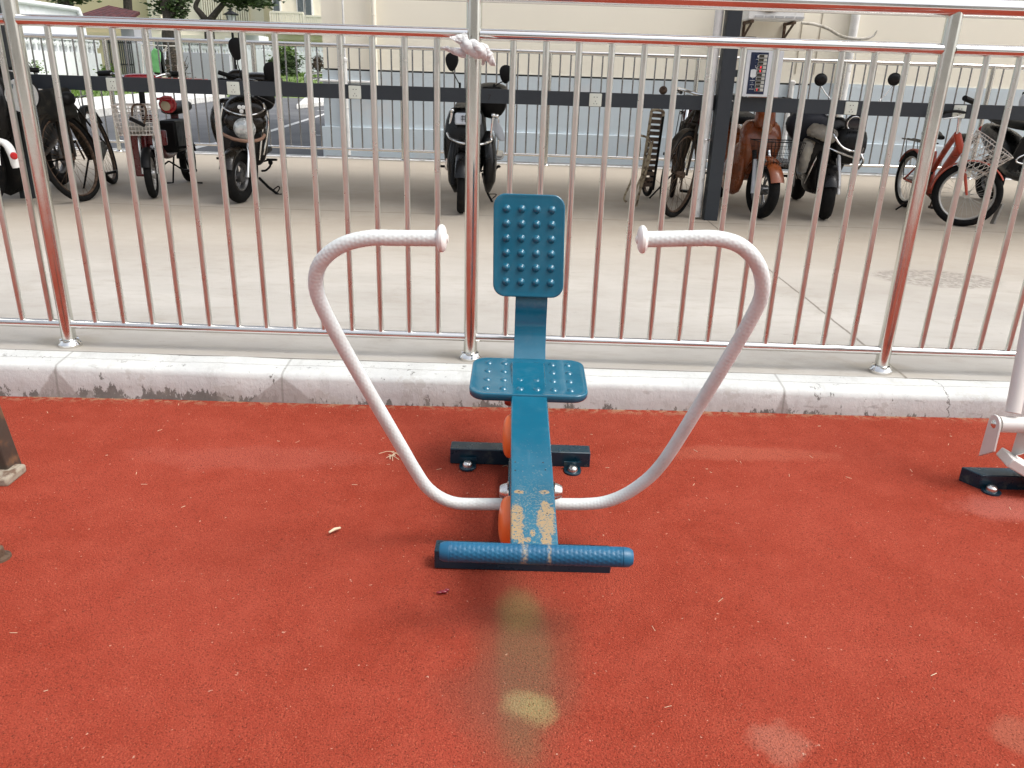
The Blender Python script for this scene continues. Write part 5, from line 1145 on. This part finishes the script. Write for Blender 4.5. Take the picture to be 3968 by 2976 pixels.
for px0, px1 in ((578, 615), (775, 855), (880, 960)):
    x0_, x1_ = at(px0, 30, 57).x, at(px1, 30, 57).x; n = 9
    for i in range(n): b.box((x0_ + (x1_ - x0_) * (i + .5) / n, 57.35, 5.0), ((x1_ - x0_) / n * .6, .3, 3.2))
    b.build('ribbed_panel', crm, T_); b = MB()
c0, c1 = at(1030, 50, 50).x, at(1400, 50, 50).x
T_ = block('bright cream apartment block with railed balconies beside the cream building corner', c0, c1, 52, 12, crm, [], [])
for (pa, pb_, yy, hh) in ((1048, 1175, 46, 50), (1185, 1290, 62, 45)):
    A_, B_2 = at(pa, yy, 50.5), at(pb_, yy, 50.5); zb_ = at(pa, yy + hh, 50.5).z
    b = MB(); b.box(((A_.x + B_2.x) / 2, 51.2, zb_ - .1), (B_2.x - A_.x, 1.6, .2)); b.build('balcony_slab', crm, T_)
    b = MB(); n = 14
    for i in range(n + 1): b.box((A_.x + (B_2.x - A_.x) * i / n, 50.45, (zb_ + A_.z) / 2), (.10, .08, A_.z - zb_))
    b.box(((A_.x + B_2.x) / 2, 50.45, A_.z), (B_2.x - A_.x, .12, .10)); b.build('balcony_railing', crm, T_)
for px in (1072, 1165, 1195):
    x = at(px, 20, 51.9).x; b = MB(); b.box((x, 51.95, 4.6), (.5, .12, 2.6)); o = b.build('window', M['white'], T_); b = MB(); b.box((x, 51.87, 4.6), (.34, .04, 2.4)); b.build('pane', winm, o)
# small tiled roof and dark canopy near the forked tree
q0, q1 = at(925, 93, 47), at(1008, 103, 47); 
KS = thing('garden_shed', ((q0.x + q1.x) / 2, 47, .8), 'small shed with red tiles right of the lantern', 'shed')
b = MB(); b.box(((q0.x + q1.x) / 2, 48, 1.7), (q1.x - q0.x - .3, 1.8, 1.9)); b.build('wall', wh, KS); b = MB(); b.prism([(q0.x, 46.6, q1.z - .25), (q1.x, 46.6, q1.z - .25), (q1.x - .2, 48, q0.z), (q0.x + .2, 48, q0.z)], (0, 0, .10)); b.build('roof', TILE, KS)
q0, q1 = at(780, 82, 46), at(915, 95, 46); CN = thing('carport', ((q0.x + q1.x) / 2, 46, .8), 'dark flat canopy under the forked tree', 'canopy')
b = MB(); b.box(((q0.x + q1.x) / 2, 47, (q0.z + q1.z) / 2), (q1.x - q0.x, 2.5, .30)); b.build('roof', M['dark'], CN); 
for x in (q0.x + .2, q1.x - .2): b = MB(); b.box((x, 47, 1.8), (.12, .12, 2.2)); b.build('post', M['dark'], CN)
# lantern
q = at(896, 75, 34); zf = .45
LP = thing('street_lamp', (q.x, 34, zf), 'black lantern on a slim dark post before the white pillar', 'street lamp')
b = MB(); b.tube([(q.x, 34, zf), (q.x, 34, q.z - .28)], .05, 10); b.lathe((q.x, 34, zf), (0, 0, 1), [(0, .14), (.2, .13), (.25, .08), (.7, .07)], 12); b.build('lamp_post', M['black'], LP)
b = MB(); b.lathe((q.x, 34, q.z - .26), (0, 0, 1), [(0, .10), (.42, .20)], 6); b.build('lantern_glass', pbr('lantern_glass', (.45, .47, .46), .3), LP, smooth=0)
b = MB(); b.lathe((q.x, 34, q.z + .15), (0, 0, 1), [(0, .30), (.03, .31), (.10, .16), (.17, .05), (.22, .03), (.28, .001)], 6)
for k in range(6):
    a = math.pi * k / 3; b.tube([(q.x + .10 * math.cos(a), 34 + .10 * math.sin(a), q.z - .27), (q.x + .20 * math.cos(a), 34 + .20 * math.sin(a), q.z + .16)], .014, 5)
b.build('lantern_cap', M['black'], LP, smooth=0)
# foliage
def leafmat(name, a, c_):
    if name in MATS: return MATS[name]
    n = N(name); MATS[name] = n.set(color=n.mix(n.ramp(n.noise(6, 4, .7), .35, .65), a, c_), rough=.6, spec=.3); n.put(n.b.inputs['Transmission Weight'], 0.0); return MATS[name]
G1 = leafmat('dark_leaves', (.016, .030, .010), (.05, .085, .02)); G2 = leafmat('green_leaves', (.05, .10, .015), (.15, .24, .04)); G3 = leafmat('red_leaves', (.05, .03, .025), (.13, .10, .07)); BK = pbr('bark', (.030, .024, .018), .9, bump=.6, bscale=20, dirt=(.07, .06, .045), dirt_amt=.3)
def leaves(c, r, n, sz, mb, clumps=9):
    c = V(c); cl_ = []
    for _ in range(clumps):
        d = V((random.gauss(0, 1), random.gauss(0, 1), random.gauss(0, 1))).normalized() * random.uniform(.2, .85); cl_.append((V((d.x * r[0], d.y * r[1], d.z * r[2])), random.uniform(.25, .5)))
    for _ in range(n):
        o, k = random.choice(cl_); d = V((random.gauss(0, .5), random.gauss(0, .5), random.gauss(0, .5)))
        p = c + o + V((d.x * r[0], d.y * r[1], d.z * r[2])) * k
        a = V((random.gauss(0, 1), random.gauss(0, 1), random.gauss(0, 1))).normalized(); e, f, _g = frame(a); s_ = sz * random.uniform(.6, 1.3)
        mb.add([p - e * s_, p + f * s_ * .4, p + e * s_, p - f * s_ * .4], [(0, 1, 2, 3)])
def tree(label, base, trunk, limbs, crowns, rt, name='tree', leaf=G1, group='trees beyond the road'):
    t = thing(name, base, label, 'tree', group); b = MB(); b.tube(catmull(trunk, 4), [rt * (1.1 - .45 * i / (4 * (len(trunk) - 1))) for i in range(4 * (len(trunk) - 1) + 1)], 10)
    for l in limbs: m_ = 4 * (len(l) - 1) + 1; b.tube(catmull(l, 4), [rt * .62 * (1 - .7 * i / m_) for i in range(m_)], 8)
    b.build('trunk', BK, t); b = MB()
    for c, r, n, s_ in crowns: leaves(c, r, n, s_, b)
    b.build('crown', leaf, t, smooth=0); return t
x = at(492, 40, 48).x
tree('slim straight dark trunk rising behind the tiled gatehouse', (x, 48, .9), [(x - .1, 48, .9), (x, 48, 3), (x + .15, 48, 5), (x + .1, 48, 6.5)], [[(x, 48, 5), (x - 1.2, 48, 6.4)], [(x, 48, 4.8), (x + 1.4, 48.5, 6.4)]], [((x, 48, 7.2), (2.2, 2, 1.5), 1500, .16)], .26)
x = at(662, 200, 36).x
tree('thick dark trunk with low leafy twigs beside the black trousers', (x, 36, .6), [(x + .1, 36, .55), (x, 36, 2), at(655, 90, 36), at(648, 40, 36), (x - .3, 36, 5.2)], [[at(655, 60, 36), at(700, 20, 36), at(730, -40, 36)], [at(650, 40, 36), at(615, -30, 36)]], [(at(660, -25, 36), (1.5, 1.2, .95), 1300, .11), (at(700, 38, 36), (.45, .4, .55), 260, .09), (at(640, 15, 36), (.5, .4, .5), 250, .09), ((x, 36, 6.2), (2, 2, 1.2), 900, .16)], .30)
q = at(806, 88, 44)
tree('dark tree forked into two curved limbs over the flat canopy', (q.x, 44, .8), [(q.x, 44, .8), (q.x, 44, 2.2), q], [[q, at(775, 50, 44), at(758, 25, 44), at(775, -15, 44), at(800, -80, 44)], [q, at(838, 48, 44), at(868, 10, 44), at(895, -40, 44), at(950, -90, 44)]], [(at(960, -8, 44), (2.0, 1.0, .50), 1300, .13), (at(880, -15, 44), (1.1, .9, .7), 600, .13), (at(1010, 5, 43.5), (.9, .8, .35), 420, .11), ((q.x + 2, 44, 6.6), (3.2, 2, 1.6), 1200, .2)], .30)
x = at(247, 10, 46).x
tree('dark leafy tree crown cut by the top edge above the white gutter', (x, 46, .9), [(x, 46, .9), (x, 46, 3), at(250, -20, 46), (x, 46, 6)], [[(x, 46, 4.2), (x + 1.5, 46, 5.2)]], [(at(230, -18, 46), (1.2, 1, .55), 420, .13), (at(310, -12, 46), (.9, 1, .5), 380, .13), ((x, 46, 6.3), (2.4, 2, 1.4), 900, .18)], .45)
def shrub(label, c, r, n, s_, mat, stems=5, name='shrub'):
    c = V(c); t = thing(name, (c.x, c.y, c.z - r[2]), label, 'shrub', 'shrubs on the far verge'); b = MB()
    for _ in range(stems):
        e = c + V((random.uniform(-.7, .7) * r[0], random.uniform(-.5, .5) * r[1], random.uniform(.1, .8) * r[2])); b.tube([V((c.x, c.y, c.z - r[2] - .1)), (V((c.x, c.y, c.z - r[2])) + e) / 2 + V((random.uniform(-.05, .05), 0, 0)), e], [.03, .018, .008], 5)
    b.build('stems', BK, t); b = MB(); leaves(c, r, n, s_, b, 12); b.build('foliage', mat, t, smooth=0)
shrub('wiry reddish grey bush in front of the grey wall', at(682, 265, 35), (.75, .6, .62), 700, .055, G3, 14)
shrub('full dark green shrub in front of the long white wall', at(1100, 258, 38), (.75, .7, .62), 1500, .085, G1)
shrub('loose yellow green shrub top above the dark green shrub', at(1105, 205, 38.8), (.70, .6, .75), 700, .085, G2)
shrub('reddish bush at the corner of the cream building', at(1232, 245, 38), (.42, .4, .45), 650, .07, G3, 10)
shrub('low green hedge bush at the foot of the barred gate', at(415, 275, 36), (.55, .4, .35), 600, .07, G2)
shrub('pale green fern like sprig in front of the white wall at far left', at(138, 262, 30.5), (.42, .3, .30), 150, .055, G2, 5)
b = MB()
for _ in range(9000):
    x = random.uniform(-26, -3); y = random.uniform(21.6, 34) if x < -11 else random.uniform(33.5, 43)
    z = gz(x, y) - .01
    if z < .05: continue
    h = random.uniform(.05, .16); a = random.uniform(0, 6.28); dx, dy = math.cos(a) * .03, math.sin(a) * .03; lx = random.uniform(-.05, .05)
    b.add([(x - dx, y - dy, z), (x + dx, y + dy, z), (x + lx, y, z + h)], [(0, 1, 2)])
tag(b.build('grass', G2, smooth=0, origin=(0, 0, 0)), 'short green grass on the verge beyond the road', 'grass', kind='stuff')
# laundry
q = at(604, 190, 31)
RK = thing('drying_rack', (q.x + .2, 31, .3), 'white folding drying rack holding clothes before the grey wall', 'rack')
b = MB(); xa, xb = q.x - .5, q.x + .75; zt_ = q.z + .12
for x in (xa, xb): b.tube([(x, 30.8, .1), (x, 31, zt_)], .018, 8); b.tube([(x, 31.3, .1), (x, 31, zt_)], .018, 8)
b.tube([(xa, 31, zt_), (xb, 31, zt_)], .02, 8)
for k in range(3): a_, c_ = at(628 + 4 * k, 205 - 3 * k, 31.1), at(648, 178 + 9 * k, 31.1); b.tube([a_, c_], .016, 6)
b.build('frame', M['wire'], RK)
def garment(name, label, outline, Y, mat, cat='clothing'):
    b = MB(); pts = [at(x_, y_, Y) for x_, y_ in outline]; b.prism(pts, (0, .07, 0)); tag(b.build(name, mat, bevel=.02), label, cat)
shirt = pbr('green_cloth', (.13, .34, .13), .9, bump=.8, bscale=9)
garment('hanging_shirt', 'light green shirt hanging on the white drying rack', [(596, 186), (604, 190), (614, 192), (621, 205), (620, 282), (593, 280), (586, 276), (585, 200)], 30.9, shirt)
garment('hanging_trousers', 'black trousers hanging beside the light green shirt', [(604, 176), (618, 186), (630, 205), (636, 240), (641, 288), (636, 292), (629, 262), (622, 230), (621, 292), (596, 286), (598, 278), (618, 280), (619, 210), (606, 192)], 31.05, M['dark'])
garment('hanging_towel', 'pale grey cloth hanging on the right of the black trousers', [(630, 190), (642, 192), (641, 232), (633, 230)], 31.2, pbr('pale_cloth', (.55, .57, .6), .9))
b = MB(); p_, q_ = at(560, 304, 33), at(800, 311, 33); b.box(((p_.x + q_.x) / 2, 33, p_.z - .02), (q_.x - p_.x, .3, .14)); tag(struct(b.build('red_kerb', pbr('red_kerb_paint', (.25, .05, .04), .7))))
hr = thing('handrail', at(1215, 300, 26), 'low steel handrail by the cream building corner', 'handrail')
b = MB(); b.tube([at(1182, 300, 27), at(1183, 289, 27), at(1190, 286, 27), at(1275, 279, 25)], .03, 8); b.tube([at(1190, 306, 27), at(1275, 299, 25)], .03, 8); b.tube([at(1182, 300, 27), at(1184, 345, 27)], .03, 8); b.tube([at(1232, 284, 26), at(1234, 340, 26)], .03, 8); b.build('rails', M['steel'], hr)
